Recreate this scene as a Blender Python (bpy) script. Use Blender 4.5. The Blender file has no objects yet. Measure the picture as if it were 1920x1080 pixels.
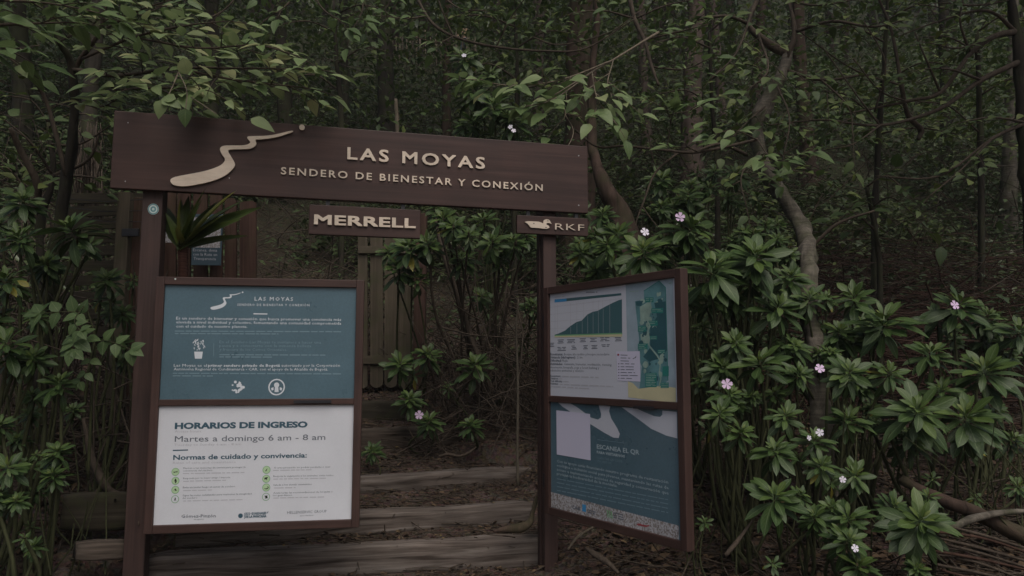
import bpy, math, random
import numpy as np
from mathutils import Vector, noise as mnoise

scene = bpy.context.scene
COL = scene.collection
R = math.radians
random.seed(7)
RNG = np.random.default_rng(11)

# ------------------------------------------------------------------ camera
F = 1387.0                      # focal length in pixels of a 1920 wide picture
PITCH = R(6.1)
CZ = 1.22                       # eye height above the foot of the gate posts
cam_d = bpy.data.cameras.new("camera")
cam_d.sensor_width = 36.0
cam_d.lens = 36.0 * F / 1920.0
cam_d.clip_start = 0.05
cam_d.clip_end = 500
cam = bpy.data.objects.new("camera", cam_d)
COL.objects.link(cam)
cam.location = (0, 0, CZ)
cam.rotation_euler = (R(90) + PITCH, 0, 0)
scene.camera = cam

# ------------------------------------------------------------------ light
SUN_EL, SUN_AZ = R(56), R(160)   # azimuth clockwise from +Y
world = bpy.data.worlds.new("World")
scene.world = world
world.use_nodes = True
wn = world.node_tree
bg = wn.nodes["Background"]
sky = wn.nodes.new("ShaderNodeTexSky")
sky.sky_type = 'NISHITA'
sky.sun_disc = False
sky.sun_elevation = SUN_EL
sky.sun_rotation = SUN_AZ
sky.air_density = 1.0
sky.dust_density = 6.0
sky.ozone_density = 1.0
wn.links.new(sky.outputs[0], bg.inputs[0])
bg.inputs[1].default_value = 0.095
sun_d = bpy.data.lights.new("sun", 'SUN')
sun_d.energy = 1.15
sun_d.angle = R(45)
sun_d.color = (1.0, 1.0, 0.99)
sun = bpy.data.objects.new("sun", sun_d)
COL.objects.link(sun)
sd = Vector((math.sin(SUN_AZ) * math.cos(SUN_EL), math.cos(SUN_AZ) * math.cos(SUN_EL), math.sin(SUN_EL)))
sun.rotation_euler = sd.to_track_quat('Z', 'Y').to_euler()
scene.view_settings.view_transform = 'Standard'
scene.view_settings.look = 'None'
scene.view_settings.gamma = 1.0
scene.view_settings.exposure = -0.18
scene.render.engine = 'CYCLES'
scene.cycles.max_bounces = 6
scene.cycles.diffuse_bounces = 3
scene.cycles.glossy_bounces = 2
scene.cycles.transmission_bounces = 3
scene.cycles.use_denoising = True

# ------------------------------------------------------------------ geometry helpers
CP, SP = math.cos(PITCH), math.sin(PITCH)

def ray(px, py):
    u, v = (px - 960) / F, (540 - py) / F
    return np.array((u, CP - SP * v, SP + CP * v))

def at(px, py, Y):
    """World point at distance Y ahead that the reference picture shows at (px, py)."""
    d = ray(px, py)
    return np.array((0, 0, CZ)) + d * (Y / d[1])

def at_z(px, py, z):
    d = ray(px, py)
    return np.array((0, 0, CZ)) + d * ((z - CZ) / d[2])

class MB:
    """Collects polygons and links them as ONE mesh object."""
    def __init__(s):
        s.v, s.loops, s.tot, s.uv, s.tint, s.n = [], [], [], [], [], 0
    def add(s, v, faces, uv=None, tint=0.5):
        v = np.asarray(v, float).reshape(-1, 3)
        if isinstance(faces, np.ndarray) and faces.ndim == 2:
            tot = np.full(len(faces), faces.shape[1], int); lp = faces.reshape(-1)
        else:
            tot = np.array([len(f) for f in faces], int); lp = np.array([i for f in faces for i in f], int)
        s.v.append(v); s.loops.append(lp + s.n); s.tot.append(tot)
        if uv is None:
            uv = np.zeros((len(lp), 2))
        uv = np.asarray(uv, float)
        if len(uv) == len(v) and len(uv) != len(lp):
            uv = uv[lp]
        s.uv.append(uv)
        s.tint.append(np.broadcast_to(np.asarray(tint, float), (len(v),)).copy())
        s.n += len(v)
        return s
    def mesh(s, name, mat=None, off=(0, 0, 0), smooth=False):
        v = np.concatenate(s.v) - np.asarray(off); lp = np.concatenate(s.loops); tot = np.concatenate(s.tot)
        me = bpy.data.meshes.new(name)
        me.vertices.add(len(v)); me.vertices.foreach_set("co", v.astype(np.float32).ravel())
        me.loops.add(len(lp)); me.loops.foreach_set("vertex_index", lp.astype(np.int32))
        me.polygons.add(len(tot))
        st = np.concatenate(([0], np.cumsum(tot)[:-1])).astype(np.int32)
        me.polygons.foreach_set("loop_start", st)
        ul = me.uv_layers.new(name="UVMap"); ul.data.foreach_set("uv", np.concatenate(s.uv).astype(np.float32).ravel())
        at_ = me.attributes.new("tint", 'FLOAT', 'POINT'); at_.data.foreach_set("value", np.concatenate(s.tint).astype(np.float32))
        me.polygons.foreach_set("use_smooth", np.full(len(tot), smooth))
        me.update(calc_edges=True); me.validate()
        if mat: me.materials.append(mat)
        return me
    def build(s, name, mat, parent=None, smooth=False, bevel=0):
        off = wloc(parent)
        me = s.mesh(name, mat, off, smooth)
        o = bpy.data.objects.new(name, me); COL.objects.link(o)
        if parent is not None: o.parent = parent
        if bevel:
            b = o.modifiers.new("bevel", 'BEVEL'); b.width = bevel; b.segments = 2; b.limit_method = 'ANGLE'
        return o

def wloc(o):
    t = np.zeros(3)
    while o is not None:
        t = t + np.array(o.location); o = o.parent
    return t

def tag(o, label=None, cat=None, group=None, kind=None):
    if label: o["label"] = label
    if cat: o["category"] = cat
    if group: o["group"] = group
    if kind: o["kind"] = kind
    return o

def thing(name, loc, label, cat, group=None):
    o = bpy.data.objects.new(name, None); COL.objects.link(o)
    o.empty_display_size = 0.1
    o.location = loc
    return tag(o, label, cat, group)

def nrm(v):
    v = np.asarray(v, float); return v / (np.linalg.norm(v, axis=-1, keepdims=True) + 1e-12)

BOXF = [(0, 3, 2, 1), (4, 5, 6, 7), (0, 1, 5, 4), (1, 2, 6, 5), (2, 3, 7, 6), (3, 0, 4, 7)]
def box(mb, c, a, b, d, uvs=None):
    """Box round centre c with half-edge vectors a, b, d; UVs in metres, u along the longest edge."""
    c, a, b, d = map(np.asarray, (c, a, b, d))
    v = np.array([c + i * a + j * b + k * d for k in (-1, 1) for i, j in ((-1, -1), (1, -1), (1, 1), (-1, 1))])
    L = [np.linalg.norm(x) for x in (a, b, d)]
    ax = [x / l for x, l in zip((a, b, d), L)]
    k = int(np.argmax(L)); o = [i for i in range(3) if i != k]
    off = random.uniform(0, 50)
    uv = []
    for f in BOXF:
        for i in f:
            r = v[i] - c
            uv.append((r @ ax[k] + off, r @ ax[o[0]] + 1.3 * (r @ ax[o[1]]) + off))
    mb.add(v, BOXF, uv)
    return mb

def tube(mb, pts, rad, sides=7, tint=0.5, cap=True, uvs=1.0, wob=0):
    pts = np.asarray(pts, float); n = len(pts)
    rad = np.broadcast_to(np.asarray(rad, float), (n,))
    t = nrm(np.gradient(pts, axis=0))
    ref = np.array((0.3, 0.2, 1.0)) if abs(t[0][2]) < 0.8 else np.array((1.0, 0.3, 0))
    V, U = [], []
    s = 0
    u = nrm(np.cross(t[0], ref))
    for i in range(n):
        u = nrm(u - t[i] * (u @ t[i])); w = np.cross(t[i], u)
        if i: s += np.linalg.norm(pts[i] - pts[i - 1])
        for k in range(sides):
            a = 2 * math.pi * k / sides
            rr = rad[i] * (1 + (wob * mnoise.noise((pts[i][0] * 9 + math.cos(a), pts[i][1] * 9 + math.sin(a), pts[i][2] * 6)) if wob else 0))
            V.append(pts[i] + rr * (math.cos(a) * u + math.sin(a) * w)); U.append((s * uvs, k / sides * 2 * math.pi * rad[i] * uvs))
    f = [(i * sides + k, i * sides + (k + 1) % sides, (i + 1) * sides + (k + 1) % sides, (i + 1) * sides + k) for i in range(n - 1) for k in range(sides)]
    if cap:
        f.append(tuple(range(sides))[::-1]); f.append(tuple((n - 1) * sides + k for k in range(sides)))
    U = np.array(U); lp = [i for q in f for i in q]
    mb.add(V, f, U[lp], tint)
    return mb

def smooth_path(pts, n=6):
    """Catmull-Rom through the points; extra columns (radii) are carried along."""
    p = np.asarray(pts, float)
    q = np.vstack([2 * p[0] - p[1], p, 2 * p[-1] - p[-2]])
    out = []
    for i in range(1, len(q) - 2):
        for k in range(n):
            t = k / n
            out.append(0.5 * (2 * q[i] + (q[i + 1] - q[i - 1]) * t + (2 * q[i - 1] - 5 * q[i] + 4 * q[i + 1] - q[i + 2]) * t * t + (3 * q[i] - q[i - 1] - 3 * q[i + 1] + q[i + 2]) * t ** 3))
    out.append(p[-1])
    return np.array(out)

def leaf_template(n, wfun, fold=0.25, curl=0.35, wave=0.0):
    """Leaf of unit length along +y, width profile wfun(v), folded along the midrib and curled down."""
    V, U = [], []
    for i in range(n + 1):
        v = i / n; w = wfun(v)
        z = -curl * v * v
        for s in (-1, 0, 1):
            V.append((s * w, v, z + abs(s) * w * fold + s * wave * math.sin(v * 9))); U.append((0.5 + 0.5 * s, v))
    Fc = []
    for i in range(n):
        b = i * 3
        Fc += [(b, b + 1, b + 4, b + 3), (b + 1, b + 2, b + 5, b + 4)]
    return np.array(V), np.array(Fc), np.array(U)

def leaves(mb, tpl, pos, dirs, nor, size, tint, wscale=None):
    """Places the template at each pos, tip along dirs, upper face along nor."""
    V, Fc, U = tpl
    pos = np.asarray(pos, float); d = nrm(dirs); nor = np.asarray(nor, float)
    side = nrm(np.cross(d, nor)); up = np.cross(side, d)
    N, k = len(pos), len(V)
    size = np.broadcast_to(np.asarray(size, float), (N,))
    ws = np.ones(N) if wscale is None else wscale
    P = pos[:, None] + size[:, None, None] * (V[None, :, 0:1] * side[:, None] * ws[:, None, None] + V[None, :, 1:2] * d[:, None] + V[None, :, 2:3] * up[:, None])
    Fa = (Fc[None] + (np.arange(N) * k)[:, None, None]).reshape(-1, 4)
    uv = np.tile(U[Fc.reshape(-1)], (N, 1))
    tint = np.repeat(np.broadcast_to(np.asarray(tint, float), (N,)), k)
    mb.add(P.reshape(-1, 3), Fa, uv, tint)
    return mb

# ------------------------------------------------------------------ materials
def newmat(name):
    m = bpy.data.materials.new(name); m.use_nodes = True
    nt = m.node_tree; b = nt.nodes["Principled BSDF"]
    return m, nt, b

def N(nt, t, **kw):
    n = nt.nodes.new(t)
    for k, v in kw.items():
        if k in n.inputs: n.inputs[k].default_value = v
        else: setattr(n, k, v)
    return n

def ramp(nt, fac, stops):
    r = nt.nodes.new("ShaderNodeValToRGB")
    e = r.color_ramp.elements
    while len(e) < len(stops): e.new(0.5)
    for x, (p, c) in zip(e, stops):
        x.position = p; x.color = (*c, 1)
    nt.links.new(fac, r.inputs[0])
    return r.outputs[0]

def wood_mat(name, dark, mid, light, rough=0.6, su=1.6, sv=38.0, bump=0.25, spec=0.4, crack=0.0, moss=0.0, lo=0.25, hi=0.8):
    m, nt, b = newmat(name)
    uv = N(nt, "ShaderNodeTexCoord").outputs["UV"]
    mp = N(nt, "ShaderNodeMapping"); mp.inputs["Scale"].default_value = (su, sv, 1)
    nt.links.new(uv, mp.inputs[0])
    n1 = N(nt, "ShaderNodeTexNoise", Scale=1.0, Detail=8.0, Roughness=0.65, Distortion=0.6)
    nt.links.new(mp.outputs[0], n1.inputs["Vector"])
    c = ramp(nt, n1.outputs[0], [(lo, dark), (0.52, mid), (hi, light)])
    n2 = N(nt, "ShaderNodeTexNoise", Scale=4.0, Detail=5.0)
    nt.links.new(N(nt, "ShaderNodeTexCoord").outputs["Object"], n2.inputs["Vector"])
    mix = N(nt, "ShaderNodeMixRGB", blend_type='MULTIPLY'); mix.inputs[0].default_value = 0.55
    nt.links.new(c, mix.inputs[1])
    nt.links.new(ramp(nt, n2.outputs[0], [(0.3, (0.6, 0.6, 0.6)), (0.7, (1.15, 1.1, 1.1))]), mix.inputs[2])
    out = mix.outputs[0]
    if crack:
        mp2 = N(nt, "ShaderNodeMapping"); mp2.inputs["Scale"].default_value = (su * 0.9, sv * 0.9, 1)
        nt.links.new(uv, mp2.inputs[0])
        n3 = N(nt, "ShaderNodeTexNoise", Scale=0.8, Detail=3.0, Distortion=0.3); nt.links.new(mp2.outputs[0], n3.inputs["Vector"])
        k = ramp(nt, n3.outputs[0], [(0.30, (0.25, 0.22, 0.2)), (0.40, (1, 1, 1))])
        mx = N(nt, "ShaderNodeMixRGB", blend_type='MULTIPLY'); mx.inputs[0].default_value = crack
        nt.links.new(out, mx.inputs[1]); nt.links.new(k, mx.inputs[2]); out = mx.outputs[0]
    if moss:
        n4 = N(nt, "ShaderNodeTexNoise", Scale=7.0, Detail=6.0); nt.links.new(N(nt, "ShaderNodeTexCoord").outputs["Object"], n4.inputs["Vector"])
        k = N(nt, "ShaderNodeMapRange"); k.inputs[1].default_value = 0.5; k.inputs[2].default_value = 0.68; k.inputs[4].default_value = moss
        nt.links.new(n4.outputs[0], k.inputs[0])
        mx = N(nt, "ShaderNodeMixRGB"); nt.links.new(k.outputs[0], mx.inputs[0])
        nt.links.new(out, mx.inputs[1]); mx.inputs[2].default_value = (0.06, 0.07, 0.025, 1); out = mx.outputs[0]
    nt.links.new(out, b.inputs["Base Color"])
    bp = N(nt, "ShaderNodeBump", Strength=bump, Distance=0.004)
    nt.links.new(n1.outputs[0], bp.inputs["Height"]); nt.links.new(bp.outputs[0], b.inputs["Normal"])
    rr = N(nt, "ShaderNodeMapRange"); rr.inputs[3].default_value = rough - 0.12; rr.inputs[4].default_value = rough + 0.15
    nt.links.new(n2.outputs[0], rr.inputs[0]); nt.links.new(rr.outputs[0], b.inputs["Roughness"])
    b.inputs["Specular IOR Level"].default_value = spec
    return m

def flat_mat(name, col, rough=0.5, spec=0.4, var=0.06, dirt=0.0, scale=3.0):
    """Paint or print: one colour with slight wear."""
    m, nt, b = newmat(name)
    n = N(nt, "ShaderNodeTexNoise", Scale=scale, Detail=6.0, Roughness=0.6)
    nt.links.new(N(nt, "ShaderNodeTexCoord").outputs["Object"], n.inputs["Vector"])
    lo = tuple(c * (1 - var) for c in col); hi = tuple(min(1, c * (1 + var)) for c in col)
    c = ramp(nt, n.outputs[0], [(0.3, lo), (0.7, hi)])
    if dirt:
        n2 = N(nt, "ShaderNodeTexNoise", Scale=90.0, Detail=4.0, Roughness=0.7)
        nt.links.new(N(nt, "ShaderNodeTexCoord").outputs["Object"], n2.inputs["Vector"])
        mx = N(nt, "ShaderNodeMixRGB", blend_type='MULTIPLY'); mx.inputs[0].default_value = dirt
        nt.links.new(c, mx.inputs[1])
        nt.links.new(ramp(nt, n2.outputs[0], [(0.42, (0.35, 0.28, 0.22)), (0.58, (1, 1, 1))]), mx.inputs[2]); c = mx.outputs[0]
    nt.links.new(c, b.inputs["Base Color"])
    rr = N(nt, "ShaderNodeMapRange"); rr.inputs[3].default_value = rough - 0.08; rr.inputs[4].default_value = rough + 0.1
    nt.links.new(n.outputs[0], rr.inputs[0]); nt.links.new(rr.outputs[0], b.inputs["Roughness"])
    b.inputs["Specular IOR Level"].default_value = spec
    return m

def leaf_mat(name, stops, rib, rough=0.42, trans=0.25, spec=0.4, vein=9.0, ribw=0.05, blotch=0.25):
    """Leaf: per-leaf tint, pale midrib and side veins from the UVs, a translucent share."""
    m, nt, b = newmat(name)
    tint = N(nt, "ShaderNodeAttribute", attribute_name="tint").outputs["Fac"]
    base = ramp(nt, tint, stops)
    uv = N(nt, "ShaderNodeSeparateXYZ"); nt.links.new(N(nt, "ShaderNodeTexCoord").outputs["UV"], uv.inputs[0])
    def M(op, a, bb=None, cl=False):
        x = N(nt, "ShaderNodeMath", operation=op, use_clamp=cl)
        for i, q in enumerate((a, bb)):
            if q is None: continue
            if isinstance(q, (int, float)): x.inputs[i].default_value = q
            else: nt.links.new(q, x.inputs[i])
        return x.outputs[0]
    du = M('ABSOLUTE', M('SUBTRACT', uv.outputs[0], 0.5))
    mid = M('SUBTRACT', 1.0, M('DIVIDE', du, ribw), True)
    sv = M('SINE', M('MULTIPLY', M('SUBTRACT', uv.outputs[1], M('MULTIPLY', du, 0.55)), vein * 6.283))
    sv = M('MULTIPLY', M('SUBTRACT', sv, 0.72, True), 1.1)
    k = M('MAXIMUM', mid, sv, True)
    k = M('MULTIPLY', k, 0.6)
    mx = N(nt, "ShaderNodeMixRGB"); nt.links.new(k, mx.inputs[0]); nt.links.new(base, mx.inputs[1]); mx.inputs[2].default_value = (*rib, 1)
    n = N(nt, "ShaderNodeTexNoise", Scale=14.0, Detail=3.0); nt.links.new(N(nt, "ShaderNodeTexCoord").outputs["Object"], n.inputs["Vector"])
    m2 = N(nt, "ShaderNodeMixRGB", blend_type='MULTIPLY'); m2.inputs[0].default_value = blotch
    nt.links.new(mx.outputs[0], m2.inputs[1]); nt.links.new(ramp(nt, n.outputs[0], [(0.3, (0.45, 0.5, 0.4)), (0.7, (1.2, 1.2, 1.2))]), m2.inputs[2])
    nt.links.new(m2.outputs[0], b.inputs["Base Color"])
    b.inputs["Roughness"].default_value = rough; b.inputs["Specular IOR Level"].default_value = spec
    bp = N(nt, "ShaderNodeBump", Strength=0.35, Distance=0.003); nt.links.new(k, bp.inputs["Height"]); nt.links.new(bp.outputs[0], b.inputs["Normal"])
    if trans:
        tr = N(nt, "ShaderNodeBsdfTranslucent"); nt.links.new(m2.outputs[0], tr.inputs[0])
        ms = N(nt, "ShaderNodeMixShader"); ms.inputs[0].default_value = trans
        nt.links.new(b.outputs[0], ms.inputs[1]); nt.links.new(tr.outputs[0], ms.inputs[2])
        nt.links.new(ms.outputs[0], nt.nodes["Material Output"].inputs[0])
    return m

def bark_mat(name, dark, light, moss=0.0, sz=3.0, sxy=22.0, bump=0.8, band=0.0):
    m, nt, b = newmat(name)
    oc = N(nt, "ShaderNodeTexCoord").outputs["Object"]
    mp = N(nt, "ShaderNodeMapping"); mp.inputs["Scale"].default_value = (sxy, sxy, sz); nt.links.new(oc, mp.inputs[0])
    n1 = N(nt, "ShaderNodeTexNoise", Scale=1.0, Detail=8.0, Roughness=0.7, Distortion=0.8); nt.links.new(mp.outputs[0], n1.inputs["Vector"])
    c = ramp(nt, n1.outputs[0], [(0.3, dark), (0.7, light)])
    if moss:
        n4 = N(nt, "ShaderNodeTexNoise", Scale=3.5, Detail=7.0); nt.links.new(oc, n4.inputs["Vector"])
        k = N(nt, "ShaderNodeMapRange"); k.inputs[1].default_value = 0.46; k.inputs[2].default_value = 0.62; k.inputs[4].default_value = moss
        nt.links.new(n4.outputs[0], k.inputs[0])
        mx = N(nt, "ShaderNodeMixRGB"); nt.links.new(k.outputs[0], mx.inputs[0]); nt.links.new(c, mx.inputs[1])
        mx.inputs[2].default_value = (0.045, 0.052, 0.02, 1); c = mx.outputs[0]
    if band:
        mp3 = N(nt, "ShaderNodeMapping"); mp3.inputs["Scale"].default_value = (6, 6, 60); nt.links.new(oc, mp3.inputs[0])
        n5 = N(nt, "ShaderNodeTexNoise", Scale=1.0, Detail=3.0); nt.links.new(mp3.outputs[0], n5.inputs["Vector"])
        mx = N(nt, "ShaderNodeMixRGB", blend_type='MULTIPLY'); mx.inputs[0].default_value = band
        nt.links.new(c, mx.inputs[1]); nt.links.new(ramp(nt, n5.outputs[0], [(0.4, (0.5, 0.5, 0.5)), (0.6, (1.2, 1.2, 1.2))]), mx.inputs[2]); c = mx.outputs[0]
    nt.links.new(c, b.inputs["Base Color"])
    bp = N(nt, "ShaderNodeBump", Strength=bump, Distance=0.012); nt.links.new(n1.outputs[0], bp.inputs["Height"]); nt.links.new(bp.outputs[0], b.inputs["Normal"])
    b.inputs["Roughness"].default_value = 0.85; b.inputs["Specular IOR Level"].default_value = 0.2
    return m

M_HEAD = wood_mat("stained_wood", (0.030, 0.015, 0.012), (0.060, 0.031, 0.025), (0.090, 0.050, 0.041), rough=0.5, su=0.8, sv=26, bump=0.2, spec=0.35)
M_FRAME = wood_mat("frame_wood", (0.038, 0.021, 0.017), (0.064, 0.035, 0.028), (0.09, 0.05, 0.04), rough=0.5, su=1.5, sv=45, bump=0.2)
M_POST = wood_mat("post_wood", (0.036, 0.020, 0.017), (0.06, 0.034, 0.028), (0.09, 0.052, 0.043), rough=0.6, su=1.4, sv=40, bump=0.3)
M_LETTER = wood_mat("pale_wood", (0.66, 0.55, 0.43), (0.78, 0.67, 0.54), (0.84, 0.74, 0.61), rough=0.6, su=6, sv=60, bump=0.1, spec=0.3)
M_BEAM = wood_mat("weathered_timber", (0.075, 0.060, 0.050), (0.145, 0.122, 0.105), (0.22, 0.195, 0.172), rough=0.85, su=1.6, sv=30, bump=1.4, spec=0.15, crack=0.9, lo=0.36, hi=0.66)
M_BEAM2 = wood_mat("muddy_timber", (0.045, 0.036, 0.028), (0.09, 0.073, 0.058), (0.14, 0.115, 0.095), rough=0.85, su=1.4, sv=28, bump=1.2, spec=0.2, crack=0.8, lo=0.36, hi=0.66)
M_BEAMDARK = wood_mat("damp_timber", (0.022, 0.02, 0.013), (0.05, 0.043, 0.03), (0.085, 0.075, 0.055), rough=0.85, su=1.1, sv=30, bump=0.8, spec=0.2, crack=0.5, moss=0.5)
M_PALE = wood_mat("picket_wood", (0.055, 0.045, 0.03), (0.10, 0.083, 0.058), (0.15, 0.125, 0.09), rough=0.8, su=1.2, sv=30, bump=0.6, spec=0.2, moss=0.5)
M_PALERED = wood_mat("red_picket_wood", (0.04, 0.022, 0.016), (0.08, 0.045, 0.034), (0.125, 0.078, 0.06), rough=0.75, su=1.2, sv=30, bump=0.5, spec=0.2, moss=0.25)
M_TEAL = flat_mat("teal_print", (0.095, 0.165, 0.205), rough=0.28, spec=0.5, var=0.10, dirt=0.12)
M_WHITE = flat_mat("white_print", (0.70, 0.72, 0.76), rough=0.35, spec=0.4, var=0.05, dirt=0.03)
M_GREYW = flat_mat("light_print", (0.60, 0.62, 0.68), rough=0.35, spec=0.4, var=0.03)
M_DIRTY = flat_mat("mud_spattered_print", (0.52, 0.52, 0.54), rough=0.5, spec=0.3, var=0.1, dirt=0.9)
M_PW = flat_mat("pale_ink", (0.70, 0.74, 0.78), rough=0.4, var=0.02)
M_PWF = flat_mat("faint_pale_ink", (0.19, 0.29, 0.34), rough=0.4, var=0.02)
M_INK = flat_mat("teal_ink", (0.05, 0.11, 0.15), rough=0.4, var=0.02)
M_INKG = flat_mat("grey_ink", (0.14, 0.16, 0.19), rough=0.4, var=0.02)
M_INKF = flat_mat("faint_grey_ink", (0.50, 0.50, 0.54), rough=0.4, var=0.02)
M_LIME = flat_mat("light_green_ink", (0.48, 0.66, 0.40), rough=0.4, var=0.02)
M_LIMED = flat_mat("mid_green_ink", (0.20, 0.42, 0.22), rough=0.4, var=0.02)
M_BLACK = flat_mat("black_ink", (0.02, 0.03, 0.02), rough=0.4, var=0.02)
M_CHART = flat_mat("chart_teal", (0.06, 0.14, 0.155), rough=0.35, var=0.03)
M_BLUE = flat_mat("sky_blue_ink", (0.06, 0.30, 0.58), rough=0.4, var=0.02)
M_RED = flat_mat("red_ink", (0.36, 0.07, 0.08), rough=0.4, var=0.02)
M_YEL = flat_mat("pale_yellow_print", (0.62, 0.58, 0.36), rough=0.4, var=0.05, scale=12)
M_MAPBG = flat_mat("map_blue_grey", (0.33, 0.42, 0.48), rough=0.4, var=0.2, scale=5)
M_MAPT = flat_mat("map_teal", (0.12, 0.27, 0.29), rough=0.4, var=0.3, scale=9)
M_MAPD = flat_mat("map_dark_teal", (0.035, 0.11, 0.13), rough=0.4, var=0.15, scale=6)
M_MAPL = flat_mat("map_light_green", (0.30, 0.42, 0.36), rough=0.4, var=0.3, scale=12)
M_MAPLAB = flat_mat("map_label_green", (0.03, 0.22, 0.19), rough=0.4, var=0.03)
M_LAV = flat_mat("lavender_paper", (0.68, 0.66, 0.80), rough=0.5, var=0.02)
M_METAL = flat_mat("dark_metal", (0.02, 0.02, 0.024), rough=0.45, spec=0.5)
M_STICKER = flat_mat("sticker_mint", (0.62, 0.70, 0.66), rough=0.4, var=0.1)
# ------------------------------------------------------------------ the entrance gate
class Plane:
    """Upright plane through two points seen at (x0, y0) and (x1, y1), Y0 and Y1 ahead."""
    def __init__(s, x0, y0, Y0, x1, y1, Y1):
        a, b = at(x0, y0, Y0), at(x1, y1, Y1)
        s.o = np.array((a[0], a[1], 0.0)); d = np.array((b[0] - a[0], b[1] - a[1], 0.0))
        s.len = np.linalg.norm(d); s.a = d / s.len; s.up = np.array((0, 0, 1.0))
        s.n = np.array((s.a[1], -s.a[0], 0.0))       # towards the visitor
    def uv(s, px, py):
        d = ray(px, py); o = np.array((0, 0, CZ)) - s.o
        t = -(o @ s.n) / (d @ s.n); p = o + d * t
        return np.array((p @ s.a, p[2]))
    def p(s, u, v, n=0.0):
        return s.o + s.a * u + s.up * v + s.n * n

def slab(mb, pl, u0, v0, u1, v1, n0, n1):
    """Box on the plane from (u0, v0) to (u1, v1), between n0 and n1 in front of it."""
    box(mb, pl.p((u0 + u1) / 2, (v0 + v1) / 2, (n0 + n1) / 2), pl.a * (u1 - u0) / 2, pl.up * (v1 - v0) / 2, pl.n * (n1 - n0) / 2)

def poly(mb, pl, pts, n, thick=0.0):
    """Flat or raised shape; pts are (u, v)."""
    k = len(pts)
    A = 0.5 * sum(pts[i][0] * pts[(i + 1) % k][1] - pts[(i + 1) % k][0] * pts[i][1] for i in range(k))
    if A < 0: pts = pts[::-1]
    f = [pl.p(u, v, n + thick) for u, v in pts]
    uv = [(u, v) for u, v in pts]
    if not thick:
        mb.add(f, [tuple(range(k))], uv)
    else:
        b = [pl.p(u, v, n) for u, v in pts]
        mb.add(f + b, [tuple(range(k))] + [(i, i + k, (i + 1) % k + k, (i + 1) % k) for i in range(k)], (uv + uv))

def pxpoly(mb, pl, pts, n, thick=0.0):
    poly(mb, pl, [tuple(pl.uv(*q)) for q in pts], n, thick)

def disc(mb, pl, px, py, rpx, n, thick=0.0, ring=None, k=20):
    c = pl.uv(px, py); r = abs(pl.uv(px + rpx, py)[0] - c[0]); rv = abs(pl.uv(px, py + rpx)[1] - c[1])
    o = [(c[0] + r * math.cos(2 * math.pi * i / k), c[1] + rv * math.sin(2 * math.pi * i / k)) for i in range(k)]
    if ring is None:
        poly(mb, pl, o, n, thick)
    else:
        q = [(c[0] + (x - c[0]) * ring, c[1] + (y - c[1]) * ring) for x, y in o]
        v = [pl.p(*x, n) for x in o] + [pl.p(*x, n) for x in q]
        mb.add(v, [(i, (i + 1) % k, (i + 1) % k + k, i + k) for i in range(k)])

def text(mb, pl, s, p0, p1, cap, n, thick=0.0, bold=0.0, space=1.0):
    """Lettering whose baseline runs from p0 to p1 (picture points on the plane), capitals cap pixels high."""
    multi = bold > 0 and "M" in s          # this font's M cannot be offset: thicken it with shifted copies
    c = bpy.data.curves.new("lettering", 'FONT')
    c.body = s; c.size = 1; c.offset = 0.0 if multi else bold; c.space_character = space; c.extrude = 0.5 if thick else 0.0
    c.resolution_u = 3 if cap > 8 else 1
    o = bpy.data.objects.new("lettering", c)
    me = bpy.data.meshes.new_from_object(o)
    v = np.zeros(len(me.vertices) * 3); me.vertices.foreach_get("co", v); v = v.reshape(-1, 3)
    f = [tuple(q.vertices) for q in me.polygons]
    bpy.data.objects.remove(o); bpy.data.curves.remove(c); bpy.data.meshes.remove(me)
    if not len(v): return
    a, b = pl.uv(*p0), pl.uv(*p1)
    x0, x1 = v[:, 0].min(), v[:, 0].max()
    sx = (b[0] - a[0]) / (x1 - x0)
    mx = (p0[0] + p1[0]) / 2; my = (p0[1] + p1[1]) / 2
    hv = pl.uv(mx, my - cap)[1] - pl.uv(mx, my)[1]
    sy = hv / 0.73
    lp = [i for q in f for i in q]
    sh = [(bold, bold), (-bold, bold), (bold, -bold), (-bold, -bold), (0, bold), (0, -bold)] if multi else [(0, 0)]
    for k, (ex, ey) in enumerate(sh):
        t = (v[:, 0] - x0 + ex) * sx
        uu = a[0] + t; vv = a[1] + (b[1] - a[1]) * t / (b[0] - a[0]) + (v[:, 1] + ey) * sy
        nn = (n + (v[:, 2] + 0.5) * thick if thick else np.full(len(v), n)) + k * 4e-5
        P = pl.o + uu[:, None] * pl.a + vv[:, None] * pl.up + nn[:, None] * pl.n
        mb.add(P, f, np.stack([uu, vv], 1)[lp])

def z_at(pl, px, py): return pl.uv(px, py)[1]

HP = Plane(210, 280, 4.0, 1102.5, 340, 4.68)
IP = Plane(287, 688, 4.0, 680, 688, 4.17)
MP = Plane(1025, 688, 4.52, 1286, 688, 3.60)

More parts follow.
